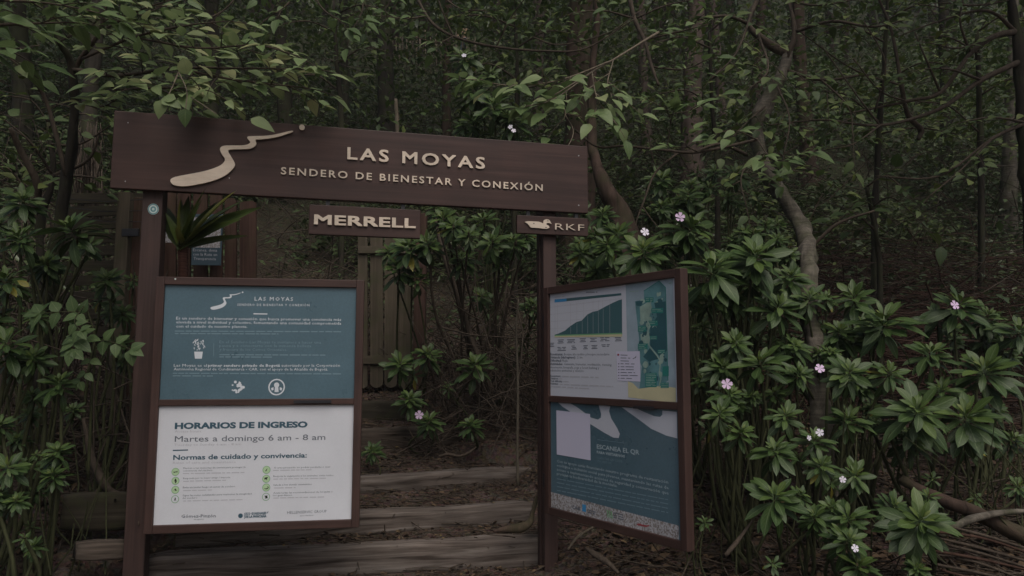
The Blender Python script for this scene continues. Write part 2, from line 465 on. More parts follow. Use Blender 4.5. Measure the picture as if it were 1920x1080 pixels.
# header board
hb0, hb1 = HP.uv(203, 352)[1], HP.uv(217, 207)[1]
hl = HP.len
hdr = thing("header_sign", HP.p(hl / 2, hb0), "long dark brown wooden board with raised pale trail name across the top of the entrance", "sign")
m = MB(); slab(m, HP, 0, hb0, hl, hb1, -0.045, 0.0); m.build("board", M_HEAD, hdr, bevel=0.004)
m = MB()
text(m, HP, "LAS MOYAS", (651.7, 298.6), (908, 317), 22.5, 0.002, 0.008, 0.018, 1.25)
text(m, HP, "SENDERO DE BIENESTAR Y CONEXIÓN", (526.7, 327), (1017, 358.5), 13.2, 0.002, 0.007, 0.014, 1.28)
m.build("lettering", M_LETTER, hdr)
Z1 = lambda x, y: (190 + x / 3.6, 190 + y / 3.6)
EMB = [(470, 535), (500, 515), (600, 495), (700, 475), (790, 445), (830, 415), (835, 390), (815, 360), (803, 330), (815, 310), (850, 303), (940, 303), (985, 297), (1005, 285), (1003, 272), (990, 258), (988, 245), (1010, 240), (1100, 238), (1180, 228), (1240, 213), (1285, 204), (1295, 208), (1270, 220), (1190, 245), (1100, 260), (1050, 262), (1042, 268), (1048, 290), (1035, 310), (1000, 325), (940, 328), (870, 330), (860, 345), (880, 380), (902, 420), (900, 445), (870, 480), (820, 515), (740, 545), (650, 565), (570, 577), (510, 573), (480, 560)]
def closed_smooth(pts, n=3):
    p = np.array(pts, float); k = len(p); out = []
    for i in range(k):
        a, b, c, d = p[i - 1], p[i], p[(i + 1) % k], p[(i + 2) % k]
        for j in range(n):
            t = j / n
            out.append(tuple(0.5 * (2 * b + (c - a) * t + (2 * a - 5 * b + 4 * c - d) * t * t + (3 * b - a - 3 * c + d) * t ** 3)))
    return out
EMBPX = closed_smooth([Z1(*q) for q in EMB])
m = MB(); pxpoly(m, HP, EMBPX, 0.002, 0.014); disc(m, HP, *Z1(1355, 180), 5.2, 0.002, 0.014)
m.build("trail_emblem", M_LETTER, hdr)
m = MB()
for x, y in ((430, 334), (240, 230), (235, 340), (1085, 292), (1085, 385)): disc(m, HP, x, y, 1.2, 0.0, 0.002, k=8)
m.build("screw", flat_mat("zinc", (0.4, 0.4, 0.4), rough=0.35), hdr)

# posts
def post(name, pl, u, w, d, z0, z1, n_front, label):
    t = thing(name, pl.p(u, z0), label, "post", "posts of the entrance gate")
    m = MB(); slab(m, pl, u - w / 2, z0, u + w / 2, z1, n_front - d, n_front); m.build("shaft", M_POST, t, bevel=0.004)
    return t
lu = HP.uv(283, 360)[0]
lp = post("gate_post", HP, lu, 0.105, 0.13, -0.25, hb1 - 0.03, -0.047, "square brown gate post with a round mint sticker, left of the white timetable board")
m = MB(); disc(m, HP, 284, 389, 10.5, -0.0465, 0.0015); s_ = m.build("round_sticker", M_STICKER, lp)
m = MB(); disc(m, HP, 284, 389, 10.2, -0.0445, ring=0.78); disc(m, HP, 284, 389, 5.5, -0.0445, ring=0.45); m.build("sticker_ring", M_MAPT, s_)
ru = HP.uv(1035, 480)[0]
rp = post("gate_post", HP, ru, 0.085, 0.16, -0.1, hb1 - 0.03, -0.047, "square brown gate post under the small duck sign, holding the map board")
m = MB(); slab(m, HP, ru - 0.052, -0.05, ru - 0.043, hb0 - 0.01, -0.17, -0.11); m.build("side_batten", M_POST, rp, bevel=0.002)

# two small hanging signs
def hang(name, x0, y0, x1, y1, label):
    a, b = HP.uv(x0, y0), HP.uv(x1, y1)
    t = thing(name, HP.p((a[0] + b[0]) / 2, b[1]), label, "sign")
    m = MB(); slab(m, HP, a[0], b[1], b[0], a[1], -0.04, -0.008); m.build("board", M_HEAD, t, bevel=0.003)
    m = MB()
    for f in (0.16, 0.84):
        u = a[0] + (b[0] - a[0]) * f
        slab(m, HP, u - 0.012, a[1] - 0.004, u + 0.012, hb0 + 0.004, -0.034, -0.018)
    m.build("hanger", M_METAL, t)
    return t
h1 = hang("hanging_sign", 580, 382.5, 788, 447, "small brown board with wide raised pale capitals hanging below the middle of the header")
m = MB(); text(m, HP, "MERRELL", (590, 420), (778, 427.3), 18, -0.007, 0.012, 0.030, 1.05); m.build("lettering", M_LETTER, h1)
h2 = hang("hanging_sign", 970, 402.5, 1103.7, 442.5, "small brown board with a pale duck silhouette beside thin capitals on the right post")
m = MB(); text(m, HP, "RKF", (1040.8, 430.4), (1095.4, 432.8), 12.5, -0.007, 0.008, -0.008, 1.1); m.build("lettering", M_LETTER, h2)
DUCK = [(285, 312), (350, 298), (450, 300), (600, 308), (650, 325), (700, 350), (708, 330), (705, 300), (720, 270), (770, 255), (820, 262), (850, 285), (862, 310), (890, 360), (870, 355), (840, 338), (800, 335), (770, 355), (775, 375), (815, 395), (845, 435), (830, 450), (785, 470), (700, 465), (600, 450), (450, 443), (410, 430), (380, 390), (350, 355)]
dk = lambda x, y: (960 + x / 12, 390 + y / 12)
m = MB(); pxpoly(m, HP, [dk(*q) for q in DUCK], -0.007, 0.009); e_ = m.build("duck_emblem", M_LETTER, h2)
m = MB()
for x, y in ((490, 350), (762, 440), (805, 290)): disc(m, HP, *dk(x, y), 1.1, 0.003, k=8)
m.build("drilled_hole", M_BLACK, e_)

# information boards
def board(pl, rows, label, name="information_board", extra=None):
    """rows: bottom, rail bottom, rail top, top heights of the two-panel frame."""
    z0, zr0, zr1, z1 = rows
    t = thing(name, pl.p(pl.len / 2, z0), label, "information board")
    w = 0.043
    m = MB()
    slab(m, pl, 0, z0, w, z1, -0.03, 0.022); slab(m, pl, pl.len - w, z0, pl.len, z1, -0.03, 0.022)
    slab(m, pl, w, z0, pl.len - w, z0 + w, -0.03, 0.0205); slab(m, pl, w, z1 - w, pl.len - w, z1, -0.03, 0.0205)
    slab(m, pl, w, zr0, pl.len - w, zr1, -0.03, 0.0205)
    m.build("frame", M_FRAME, t, bevel=0.003)
    return t, w
def rows_of(pl, xl, yb, yr0, yr1, yt):
    return [z_at(pl, xl, y) for y in (yb, yr0, yr1, yt)]

LR = rows_of(IP, 287, 1000, 761, 749, 519)
ib, fw = board(IP, LR, "brown framed notice board with a teal panel above a white opening hours panel")
def panel(pl, t, z0, z1, mat, name):
    m = MB(); slab(m, pl, fw - 0.004, z0 - 0.004, pl.len - fw + 0.004, z1 + 0.004, -0.02, 0.004)
    return m.build(name, mat, t)
up = panel(IP, ib, LR[2], LR[3] - fw, M_TEAL, "upper_panel")
lw = panel(IP, ib, LR[0] + fw, LR[1], M_WHITE, "lower_panel")
m = MB(); a = IP.uv(552, 753); b = IP.uv(622, 756); slab(m, IP, a[0], a[1] - 0.008, b[0], a[1] + 0.008, 0.021, 0.03); m.build("slide_latch", M_METAL, ib)
m = MB(); disc(m, IP, 331, 524, 1.6, 0.021, 0.003, k=8); m.build("screw", M_STICKER, ib)
N1, N2 = 0.0046, 0.0052
def wline(mb, pl, p0, p1, h, n, seed):
    """A line of print too small to read: a broken strip, word by word."""
    rg = random.Random(seed); x = 0.0
    L = math.hypot(p1[0] - p0[0], p1[1] - p0[1])
    while x < L - 2:
        w = min(rg.uniform(5, 20), L - x)
        q = lambda s: (p0[0] + (p1[0] - p0[0]) * s / L, p0[1] + (p1[1] - p0[1]) * s / L)
        a, b = q(x), q(x + w)
        pxpoly(mb, pl, [(a[0], a[1]), (b[0], b[1]), (b[0], b[1] - h), (a[0], a[1] - h)], n)
        x += w + rg.uniform(1.6, 3)
z3 = lambda x, y: (270 + x / 4.319, 510 + y / 4.319)
m = MB()
text(m, IP, "LAS MOYAS", z3(897, 232), z3(1207, 235), 7.4, N1, 0, 0.006, 1.3)
text(m, IP, "SENDERO DE BIENESTAR Y CONEXIÓN", z3(757, 274), z3(1340, 278), 4.4, N1, 0, 0.004, 1.3)
text(m, IP, "Es un sendero de bienestar y conexión que busca promover una conciencia más", z3(262, 385), z3(1597, 396), 5.4, N1, 0, 0.003)
text(m, IP, "elevada a nivel individual y colectivo, fomentando una comunidad comprometida", z3(262, 416), z3(1597, 427), 5.4, N1, 0, 0.003)
text(m, IP, "con el cuidado de nuestro planeta.", z3(262, 450), z3(838, 453), 5.4, N1, 0, 0.003)
text(m, IP, "Las Moyas es el", z3(243, 766), z3(510, 767), 5.2, N1, 0, 0.0)
text(m, IP, "primer sendero privado de Bogotá", z3(520, 767), z3(1102, 767), 5.2, N1, 0, 0.018)
text(m, IP, "autorizado por la Corporación", z3(1115, 767), z3(1587, 767), 5.2, N1, 0, 0.0)
text(m, IP, "Autónoma Regional de Cundinamarca - CAR, con el apoyo de la Alcaldía de Bogotá.", z3(243, 796), z3(1490, 798), 5.2, N1, 0, 0.0)
pxpoly(m, IP, [z3(888, 334), z3(1000, 336), z3(1000, 345), z3(888, 343)], N1)
m.build("lettering", M_PW, up)
m = MB()
text(m, IP, "En el Sendero Las Moyas te invitamos a hacer una", z3(612, 577), z3(1435, 581), 5.6, N1)
text(m, IP, "pausa y a conectarte con la inmensa belleza", z3(612, 607), z3(1355, 609), 5.6, N1)
text(m, IP, "y frescura de los Cerros Orientales.", z3(612, 638), z3(1160, 640), 5.6, N1)
for i, (x0, x1, y) in enumerate(((252, 1597, 483), (252, 1090, 503), (612, 1470, 674), (612, 1045, 692), (235, 1595, 824), (235, 560, 845))):
    wline(m, IP, z3(x0, y), z3(x1, y + (x1 - x0) * 0.004), 2.0, N1, i)
pxpoly(m, IP, [z3(565, 578), z3(569, 578), z3(568, 682), z3(564, 682)], N1)
m.build("faint_lettering", M_PWF, up)
m = MB()
tr = lambda x, y: z3(540 + (x - 470) * 0.298, 306 + (y - 577) * 0.37)
pxpoly(m, IP, closed_smooth([tr(*q) for q in EMB], 2), N1)
disc(m, IP, *z3(800, 165), 1.5, N1)
pxpoly(m, IP, [z3(408, 645), z3(478, 645), z3(470, 702), z3(415, 702)], N1)     # potted plant
rg = random.Random(3)
for i in range(34):
    a_, r_ = rg.uniform(0, 6.28), rg.uniform(0, 1) ** 0.5
    cx, cy = 445 + 52 * r_ * math.cos(a_), 592 + 46 * r_ * math.sin(a_); b_ = rg.uniform(0, 3.14); l_ = rg.uniform(7, 13)
    pxpoly(m, IP, [z3(cx + l_ * math.cos(b_), cy + l_ * math.sin(b_)), z3(cx - 4 * math.sin(b_), cy + 4 * math.cos(b_)), z3(cx - l_ * math.cos(b_), cy - l_ * math.sin(b_)), z3(cx + 4 * math.sin(b_), cy - 4 * math.cos(b_))], N1 + i * 2e-6)
for i in range(26):                                                              # speckled round seal
    a_, r_ = rg.uniform(0, 6.28), rg.uniform(0, 1) ** 0.5
    disc(m, IP, *z3(758 + 50 * r_ * math.cos(a_), 932 + 46 * r_ * math.sin(a_)), rg.uniform(1.2, 3.0), N1 + i * 2e-6, k=7)
disc(m, IP, *z3(1075, 932), 15.6, N1, ring=0.84)
disc(m, IP, *z3(1075, 915), 5, N1, k=10)
pxpoly(m, IP, [z3(1062, 925), z3(1088, 925), z3(1092, 972), z3(1058, 972)], N1 + 3e-5)
pxpoly(m, IP, [z3(1030, 940), z3(1050, 932), z3(1050, 955), z3(1035, 960)], N1); pxpoly(m, IP, [z3(1100, 932), z3(1120, 940), z3(1115, 960), z3(1100, 955)], N1)
m.build("emblem", M_PW, up)

z4 = lambda x, y: (270 + x / 4, 740 + y / 4)
m = MB()
text(m, IP, "HORARIOS DE INGRESO", z4(232, 255), z4(1227, 243), 11, N1, 0, 0.05, 1.0)
text(m, IP, "Normas de cuidado y convivencia:", z4(220, 488), z4(1222, 470), 9.2, N1, 0, 0.026, 1.0)
pxpoly(m, IP, [z4(218, 413), z4(332, 410), z4(332, 418), z4(218, 422)], N1)
text(m, IP, "ECO GUARDIANES", z4(762, 901), z4(920, 895), 4.6, N1, 0, 0.05)
text(m, IP, "DE LA MONTAÑA", z4(762, 923), z4(918, 918), 4.6, N1, 0, 0.05)
disc(m, IP, *z4(725, 907), 4.4, N1); pxpoly(m, IP, [z4(752, 885), z4(756, 885), z4(756, 930), z4(752, 930)], N1)
pxpoly(m, IP, [z4(922, 885), z4(934, 870), z4(930, 890)], N1)
m.build("lettering", M_INK, lw)
m = MB()
text(m, IP, "Martes a domingo 6 am - 8 am", z4(232, 353), z4(1360, 338), 11.2, N1, 0, 0.002, 1.0)
text(m, IP, "Gómez-Pinzón", z4(280, 922), z4(540, 918), 6.2, N1, 0, 0.012)
text(m, IP, "abogados", z4(375, 938), z4(450, 936), 2.4, N1)
text(m, IP, "HELLENSERVIC GROUP", z4(1075, 893), z4(1370, 883), 5.4, N1)
text(m, IP, "asociados", z4(1170, 911), z4(1270, 907), 2.6, N1)
I2 = lambda x, y: (320 + x / 10.667, 860 + y / 10.667)
I3 = lambda x, y: (490 + x / 9, 860 + y / 9)
for s, p0, p1 in (("Mantén a tus mascotas de correa para proteger la", I2(255, 205), I2(1500, 180)), ("convivencia del sendero.", I2(255, 256), I2(850, 244)),
                  ("Responde por tu mejor amigo / mascota.", I2(255, 408), I2(1205, 384)), ("Evita encender fuego en zonas de sendero.", I2(250, 590), I2(1300, 566)),
                  ("Sigue las rutas señalizadas para mantener la integridad", I2(245, 750), I2(1620, 712)), ("del sendero.", I2(240, 803), I2(545, 793)),
                  ("Si eres precavido no podrás perderte o caer", I3(220, 165), I3(1165, 148)), ("Respeta la vegetación y los animales, evita ruidos.", I3(205, 308), I3(1225, 290)),
                  ("Saluda a los demás caminantes.", I3(205, 455), I3(860, 440)), ("Acata todas las recomendaciones de los guías o", I3(205, 590), I3(1205, 566)), ("los guardianes.", I3(200, 632), I3(525, 624))):
    text(m, IP, s, p0, p1, 3.3, N1)
m.build("grey_lettering", M_INKG, lw)
m = MB()
text(m, IP, "Access hours", z4(232, 283), z4(430, 281), 4.4, N1); text(m, IP, "Tuesday to Sunday 6 am - 8 am", z4(228, 384), z4(730, 377), 4.4, N1)
text(m, IP, "Rules of care and coexistence", z4(218, 518), z4(690, 511), 4.4, N1)
for i, (p0, p1) in enumerate(((I2(250, 305), I2(1480, 282)), (I2(255, 458), I2(1110, 437)), (I2(255, 645), I2(830, 632)), (I2(255, 853), I2(1440, 824)), (I3(200, 203), I3(850, 193)), (I3(205, 350), I3(1090, 335)), (I3(215, 500), I3(580, 492)), (I3(205, 670), I3(1060, 650)))):
    wline(m, IP, p0, p1, 1.6, N1, 40 + i)
m.build("faint_lettering", M_INKF, lw)
ICON = [(238, 578), (238, 645), (237, 713), (235, 783), (920, 563), (918, 630), (918, 695), (916, 765)]
m = MB()
for i, q in enumerate(ICON):
    if i not in (3, 7): disc(m, IP, *z4(*q), 7.0, N1)
m.build("icon_disc", M_LIME, lw)
m = MB()
for i, q in enumerate(ICON): disc(m, IP, *z4(*q), 7.4, N1 + 2e-4, ring=0.86)
m.build("icon_ring", M_LIMED, lw)
m = MB()
GL = [[(-14, -6), (-10, 0), (10, -4), (16, -10), (14, 6), (8, 2), (-8, 6), (-14, 10)], [(-2, -18), (6, -12), (10, 4), (4, 16), (-4, 18), (-2, 4), (-10, 6)], [(-14, 8), (0, -12), (14, 8), (6, 4), (2, 10), (-4, 0)],
      [(0, -16), (6, -6), (4, 4), (10, 14), (0, 6), (-8, 14), (-4, 0)], [(8, -12), (4, 0), (-4, 12), (-10, 8), (-2, -2)], [(-14, -8), (14, -14), (8, -6), (4, 12), (-2, 0), (-12, 10)],
      [(-16, 4), (-4, 8), (12, 2), (8, -8), (16, -8), (18, 4), (4, 14), (-10, 12)], [(-12, -8), (12, -10), (10, -2), (14, 10), (-8, 12), (-4, 2)]]
for q, g in zip(ICON, GL): pxpoly(m, IP, [z4(q[0] + x, q[1] + y) for x, y in g], N1 + 4e-4)
m.build("icon_figure", M_BLACK, lw)

# map board, swung out towards the visitor
RRW = rows_of(MP, 1025, 962, 751, 741, 540)
RRW = [z_at(MP, 1286, 1032), (z_at(MP, 1275, 771) + z_at(MP, 1026, 751)) / 2, (z_at(MP, 1270, 757) + z_at(MP, 1027, 738.5)) / 2, z_at(MP, 1286, 502)]
mb_, fw = board(MP, RRW, "brown framed board with an elevation chart and trail map, angled out beside the shrubs")
mu = panel(MP, mb_, RRW[2], RRW[3] - fw, M_GREYW, "upper_panel")
ml = panel(MP, mb_, RRW[0] + fw, RRW[1], M_TEAL, "lower_panel")
m = MB(); a = MP.uv(1195, 763); b = MP.uv(1232, 766); slab(m, MP, a[0], a[1] - 0.007, b[0], a[1] + 0.007, 0.021, 0.03); m.build("slide_latch", M_METAL, mb_)
m = MB()
u0 = 0.02
slab(m, MP, -0.03, RRW[0] + 0.15, 0.0, RRW[0] + 0.23, -0.012, 0.008); slab(m, MP, -0.03, RRW[3] - 0.25, 0.0, RRW[3] - 0.17, -0.012, 0.008)
m.build("hinge", M_METAL, mb_)
z5 = lambda x, y: (1000 + x / 3.858, 490 + y / 3.858)
P5 = lambda *q: [z5(*p) for p in q]
m = MB()
pxpoly(m, MP, P5((158, 276), (640, 230), (642, 246), (158, 298)), N1)
pxpoly(m, MP, P5((160, 530), (180, 525), (235, 500), (270, 470), (315, 440), (355, 428), (395, 385), (435, 365), (470, 358), (530, 325), (580, 300), (620, 282), (645, 275), (647, 521), (160, 545)), N1)
m.build("elevation_profile", M_CHART, mu)
m = MB()
for i in range(5):
    yl, yr = 332 + i * 52, 268 + i * 62
    pxpoly(m, MP, P5((125, yl), (645, yr), (645, yr + 2), (125, yl + 2)), N1 - 2e-4)
for x in (160, 178, 272, 318, 365, 435, 475, 505, 558, 600, 645):
    t_ = (x - 125) / 520; yt = 318 - t_ * 55
    pxpoly(m, MP, P5((x, yt), (x + 2, yt), (x + 2, 540 - t_ * 18), (x, 540 - t_ * 18)), N1 - 1e-4)
m.build("chart_grid", M_INKF, mu)
m = MB()
for x, yt in ((275, 470), (320, 442), (358, 428), (398, 386), (437, 366), (475, 356), (510, 338), (558, 312)):
    pxpoly(m, MP, P5((x - .8, yt + 4), (x + .8, yt + 4), (x + .8, 526 - (x - 160) * 0.02), (x - .8, 526 - (x - 160) * 0.02)), N1 + 2e-4)
m.build("chart_line", M_INKF, mu)
m = MB(); pxpoly(m, MP, P5((158, 277), (245, 269), (245, 289), (158, 298)), N1 + 2e-4); m.build("blue_bar", M_BLUE, mu)
m = MB(); pxpoly(m, MP, P5((158, 533), (648, 517), (648, 527), (158, 541)), N1 + 3e-4); m.build("green_strip", M_LIMED, mu)
m = MB(); pxpoly(m, MP, P5((158, 541), (648, 527), (648, 545), (158, 550)), N1 + 3e-4); m.build("yellow_strip", M_YEL, mu)
m = MB()
k = 0
for x0, x1, y, nl in ((118, 155, 596, 3), (180, 225, 572, 3), (178, 240, 626, 3), (248, 306, 570, 3), (280, 318, 616, 3), (340, 385, 563, 3), (365, 398, 614, 3), (415, 465, 560, 3), (425, 468, 612, 3), (488, 555, 556, 3), (497, 557, 607, 2), (595, 645, 556, 3), (385, 468, 227, 1)):
    for i in range(nl):
        wline(m, MP, z5(x0 + (i % 2) * 6, y + i * 11), z5(x1 - (i % 2) * 5, y + i * 11 - 2), 1.3, N1, 60 + k); k += 1
T5 = lambda x, y: (1025 + x / 11.367, 640 + y / 11.367)
for s, p0, p1, c_, bo in (("Ecosistema:", (90, 298), (358, 298), 4.6, 0.03), ("Bosque alto andino y bosque secundario", (385, 298), (1352, 298), 4.6, 0), ("Distancia (ida/regreso):", (90, 362), (632, 365), 4.6, 0.03), ("2.1 km", (660, 365), (775, 366), 4.6, 0),
                          ("Dificultad:", (90, 432), (325, 434), 4.6, 0.03), ("Media", (340, 434), (460, 436), 4.6, 0), ("Actividades:", (90, 502), (352, 504), 4.6, 0.03), ("Caminata, bienestar, meditación, running,", (385, 504), (1405, 524), 4.6, 0),
                          ("observación, fotografía, yoga y forest bathing y", (90, 572), (1130, 592), 4.6, 0), ("educación ambiental y silencio.", (90, 640), (810, 652), 4.6, 0),
                          ("Ecosystem:", (90, 755), (312, 758), 3.6, 0.03), ("Distance:", (90, 808), (262, 810), 3.6, 0.03), ("Trail difficulty:", (90, 862), (350, 870), 3.6, 0.03), ("Activities:", (90, 918), (262, 922), 3.6, 0.03)):
    text(m, MP, s, T5(*p0), T5(*p1), c_, N1, 0, bo)
m.build("lettering", M_INKG, mu)
m = MB()
for i, (p0, p1) in enumerate((((340, 757), (1120, 782)), ((280, 806), (345, 808)), ((360, 868), (480, 872)), ((290, 925), (1430, 975)), ((90, 968), (930, 1020)))):
    wline(m, MP, T5(*p0), T5(*p1), 2.0, N1, 120 + i)
wline(m, MP, z5(158, 264), z5(230, 256), 1.5, N1, 9)
m.build("faint_lettering", M_INKF, mu)
m = MB(); pxpoly(m, MP, P5((672, 146), (1014, 109), (1039, 1026), (692, 983)), N1); mp_ = m.build("trail_map", M_MAPBG, mu)
m = MB(); pxpoly(m, MP, P5((805, 215), (915, 142), (962, 190), (980, 860), (930, 905), (772, 922), (790, 760), (760, 690), (770, 560), (740, 290), (805, 275)), N1 + 3e-4); m.build("map_reserve", M_MAPT, mp_)
m = MB(); pxpoly(m, MP, P5((880, 300), (962, 290), (975, 640), (930, 700), (850, 610), (850, 480), (900, 400)), N1 + 6e-4); pxpoly(m, MP, P5((800, 690), (850, 625), (915, 705), (840, 725)), N1 + 6e-4); pxpoly(m, MP, P5((745, 290), (800, 285), (785, 325), (750, 320)), N1 + 6e-4)
rg = random.Random(22)
for i in range(30):
    cx, cy = rg.uniform(780, 965), rg.uniform(280, 860); r_ = rg.uniform(5, 20)
    pts = closed_smooth([z5(cx + r_ * rg.uniform(.5, 1.1) * math.cos(q), cy + r_ * 1.4 * rg.uniform(.5, 1.1) * math.sin(q)) for q in np.linspace(0, 2 * math.pi, 7)[:-1]], 2)
    pxpoly(m, MP, pts, N1 + 6.6e-4 + i * 4e-6)
m.build("map_forest", M_MAPD, mp_)
m = MB(); pxpoly(m, MP, P5((775, 330), (850, 285), (862, 330), (835, 440), (780, 430)), N1 + 5e-4); pxpoly(m, MP, P5((780, 530), (840, 500), (840, 590), (790, 610)), N1 + 5e-4); rg = random.Random(21)
for i in range(26):
    cx, cy = rg.uniform(790, 955), rg.uniform(230, 840); r_ = rg.uniform(6, 24)
    pts = closed_smooth([z5(cx + r_ * rg.uniform(.5, 1.1) * math.cos(q), cy + r_ * 1.3 * rg.uniform(.5, 1.1) * math.sin(q)) for q in np.linspace(0, 2 * math.pi, 7)[:-1]], 2)
    pxpoly(m, MP, pts, N1 + 5e-4 + i * 5e-6)
m.build("map_clearing", M_MAPL, mp_)
m = MB(); pxpoly(m, MP, P5((690, 868), (725, 880), (765, 922), (930, 900), (1036, 915), (1039, 1026), (692, 983)), N1 + 8e-4); m.build("map_town", M_YEL, mp_)
m = MB()
def pxline(mb, pl, pts, w, n):
    for i in range(len(pts) - 1):
        a, b = pl.uv(*pts[i]), pl.uv(*pts[i + 1]); d = nrm(b - a); s_ = np.array((-d[1], d[0])) * w; e = d * w * 0.6
        poly(mb, pl, [tuple(a - s_ - e), tuple(b - s_ + e), tuple(b + s_ + e), tuple(a + s_ - e)], n + i * 4e-6)
pxline(m, MP, P5((858, 285), (838, 350), (828, 420), (850, 470), (835, 500), (845, 560), (840, 600), (852, 622), (900, 680), (926, 725), (918, 800), (928, 850), (915, 905)), 0.004, N1 + 9e-4)
m.build("map_path", M_MAPL, mp_)
m = MB()
pxline(m, MP, P5((805, 215), (915, 142), (962, 190), (980, 860)), 0.002, N1 + 8e-4)
for x0, y0, x1, y1 in ((815, 262, 875, 296), (860, 340, 945, 374), (838, 430, 905, 466), (762, 470, 822, 508), (850, 540, 900, 566), (762, 596, 832, 636), (905, 640, 960, 666), (815, 808, 898, 910), (926, 878, 985, 916), (940, 760, 985, 830)):
    pxpoly(m, MP, P5((x0, y0), (x1, y0 - 2), (x1, y1), (x0, y1 + 1)), N1 + 9e-4)
m.build("map_label", M_MAPLAB, mp_)
m = MB()
k = 200
for x0, y0, x1, y1 in ((815, 262, 875, 296), (860, 340, 945, 374), (838, 430, 905, 466), (762, 470, 822, 508), (850, 540, 900, 566), (762, 596, 832, 636), (905, 640, 960, 666), (815, 808, 898, 910), (926, 878, 985, 916)):
    y = y0 + 10
    while y < y1 - 2:
        wline(m, MP, z5(x0 + 5, y), z5(x1 - 5, y - 1), 1.0, N1 + 0.0011, k); y += 12; k += 1
wline(m, MP, z5(705, 222), z5(765, 218), 1.3, N1 + 5e-4, 400); wline(m, MP, z5(985, 165), z5(1005, 160), 2, N1 + 5e-4, 401)
m.build("map_print", M_MAPL, mp_)
m = MB(); pxpoly(m, MP, P5((605, 652), (775, 650), (780, 870), (615, 862)), N1 + 0.0008); lg = m.build("map_legend", M_LAV, mu)
m = MB()
for i, wd in enumerate((50, 70, 60, 100, 95, 105, 105, 130, 85)):
    y = 680 + i * 21
    wline(m, MP, z5(637, y), z5(637 + wd, y + 2), 1.3, N1 + 0.0012, 300 + i)
    if i > 2: disc(m, MP, *z5(624, y - 2), 1.2, N1 + 0.0012, k=6)
pxpoly(m, MP, P5((722, 705), (740, 695), (752, 682), (748, 697), (730, 706)), N1 + 0.0012)
m.build("legend_print", M_INKG, lg)
m = MB(); disc(m, MP, *z5(620, 676), 2, N1 + 0.0013, k=8); m.build("legend_dot", M_RED, lg)

z6 = lambda x, y: (1000 + x / 3.6, 740 + y / 3.6)
P6 = lambda *q: [z6(*p) for p in q]
m = MB()
pxpoly(m, MP, P6((165, 46), (245, 52), (300, 85), (395, 155), (440, 168), (460, 155), (462, 130), (445, 70), (525, 77), (515, 110), (530, 160), (570, 225), (588, 265), (580, 292), (545, 290), (480, 255), (400, 205), (330, 165), (200, 80)), N1)
pxpoly(m, MP, P6((600, 84), (700, 92), (760, 120), (820, 145), (860, 150), (875, 135), (875, 107), (972, 116), (976, 295), (900, 275), (800, 230), (720, 170)), N1)
m.build("wave_graphic", M_GREYW, ml)
m = MB(); pxpoly(m, MP, P6((160, 105), (388, 130), (392, 443), (163, 403)), N1 + 8e-4); m.build("white_label", M_LAV, ml)
m = MB()
text(m, MP, "ESCANEA EL QR", z6(433, 363), z6(720, 405), 8.6, N1, 0, 0.016); text(m, MP, "PARA VISITARNOS", z6(433, 395), z6(622, 425), 5.0, N1, 0, 0.03)
for s, p0, p1 in (("Con tu apoyo estás financiando nuestro programa de restauración", (163, 455), (915, 600)), ("ecológica e inclusión social para jóvenes, manteniendo las rutas de", (163, 483), (918, 638)), ("acceso e implementando acciones de seguridad y conservación que", (163, 511), (918, 674)), ("protejan la biodiversidad de la montaña.", (163, 540), (572, 624))):
    text(m, MP, s, z6(*p0), z6(*p1), 5.6, N1, 0, 0.006)
m.build("lettering", flat_mat("mid_pale_ink", (0.42, 0.52, 0.56), rough=0.4, var=0.02), ml)
m = MB()
text(m, MP, "SCAN THE QR CODE", z6(433, 432), z6(605, 458), 4.6, N1); text(m, MP, "TO VISIT US", z6(437, 456), z6(530, 470), 4.4, N1)
for i in range(4): wline(m, MP, z6(163, 570 + i * 26), z6(915, 712 + i * 29), 1.8, N1, 500 + i)
pxpoly(m, MP, P6((437, 302), (615, 324), (615, 327), (437, 305)), N1)
m.build("faint_lettering", M_PWF, ml)
m = MB(); pxpoly(m, MP, P6((101, 650), (987, 884), (988, 1002), (101, 748)), N1); sp = m.build("pale_band", M_DIRTY, ml)
m = MB()
text(m, MP, "CAR", z6(262, 765), z6(325, 783), 6.5, N1 + 5e-4, 0, 0.03); wline(m, MP, z6(372, 780), z6(425, 796), 2, N1 + 5e-4, 600); wline(m, MP, z6(372, 796), z6(420, 810), 2.5, N1 + 5e-4, 601)
wline(m, MP, z6(545, 800), z6(610, 815), 2, N1 + 5e-4, 602); wline(m, MP, z6(545, 815), z6(612, 832), 2, N1 + 5e-4, 603); wline(m, MP, z6(545, 830), z6(615, 848), 2, N1 + 5e-4, 604)
m.build("grey_lettering", M_INKG, sp)
m = MB(); pxpoly(m, MP, P6((335, 738), (360, 744), (360, 792), (335, 786)), N1 + 5e-4); m.build("blue_mark", M_BLUE, sp)
m = MB()
for dx in (0, 14, 28): pxpoly(m, MP, P6((498 + dx, 775 + dx * .3), (506 + dx, 778 + dx * .3), (514 + dx, 828 + dx * .3), (507 + dx, 828 + dx * .3)), N1 + 5e-4 + dx * 1e-5)
m.build("green_mark", M_LIMED, sp)
m = MB(); pxpoly(m, MP, P6((702, 872), (720, 867), (735, 874), (770, 882), (786, 876), (788, 886), (765, 893), (730, 885), (710, 882)), N1 + 5e-4); m.build("red_mark", M_RED, sp)
# ------------------------------------------------------------------ terrain
def fbm(x, y, s, o=4):
    v, a = 0.0, 1.0
    for _ in range(o):
        v += a * mnoise.noise((x * s, y * s, 3.1)); s *= 2.1; a *= 0.5
    return v

SM_S = [-30, 0, 3.0, 4.5, 7.6, 9.0, 12.0, 32.0, 60.0, 140.0]
SM_Z = [-3.0, -0.42, -0.10, 0.02, 1.05, 1.75, 3.45, 14.9, 36.0, 110.0]
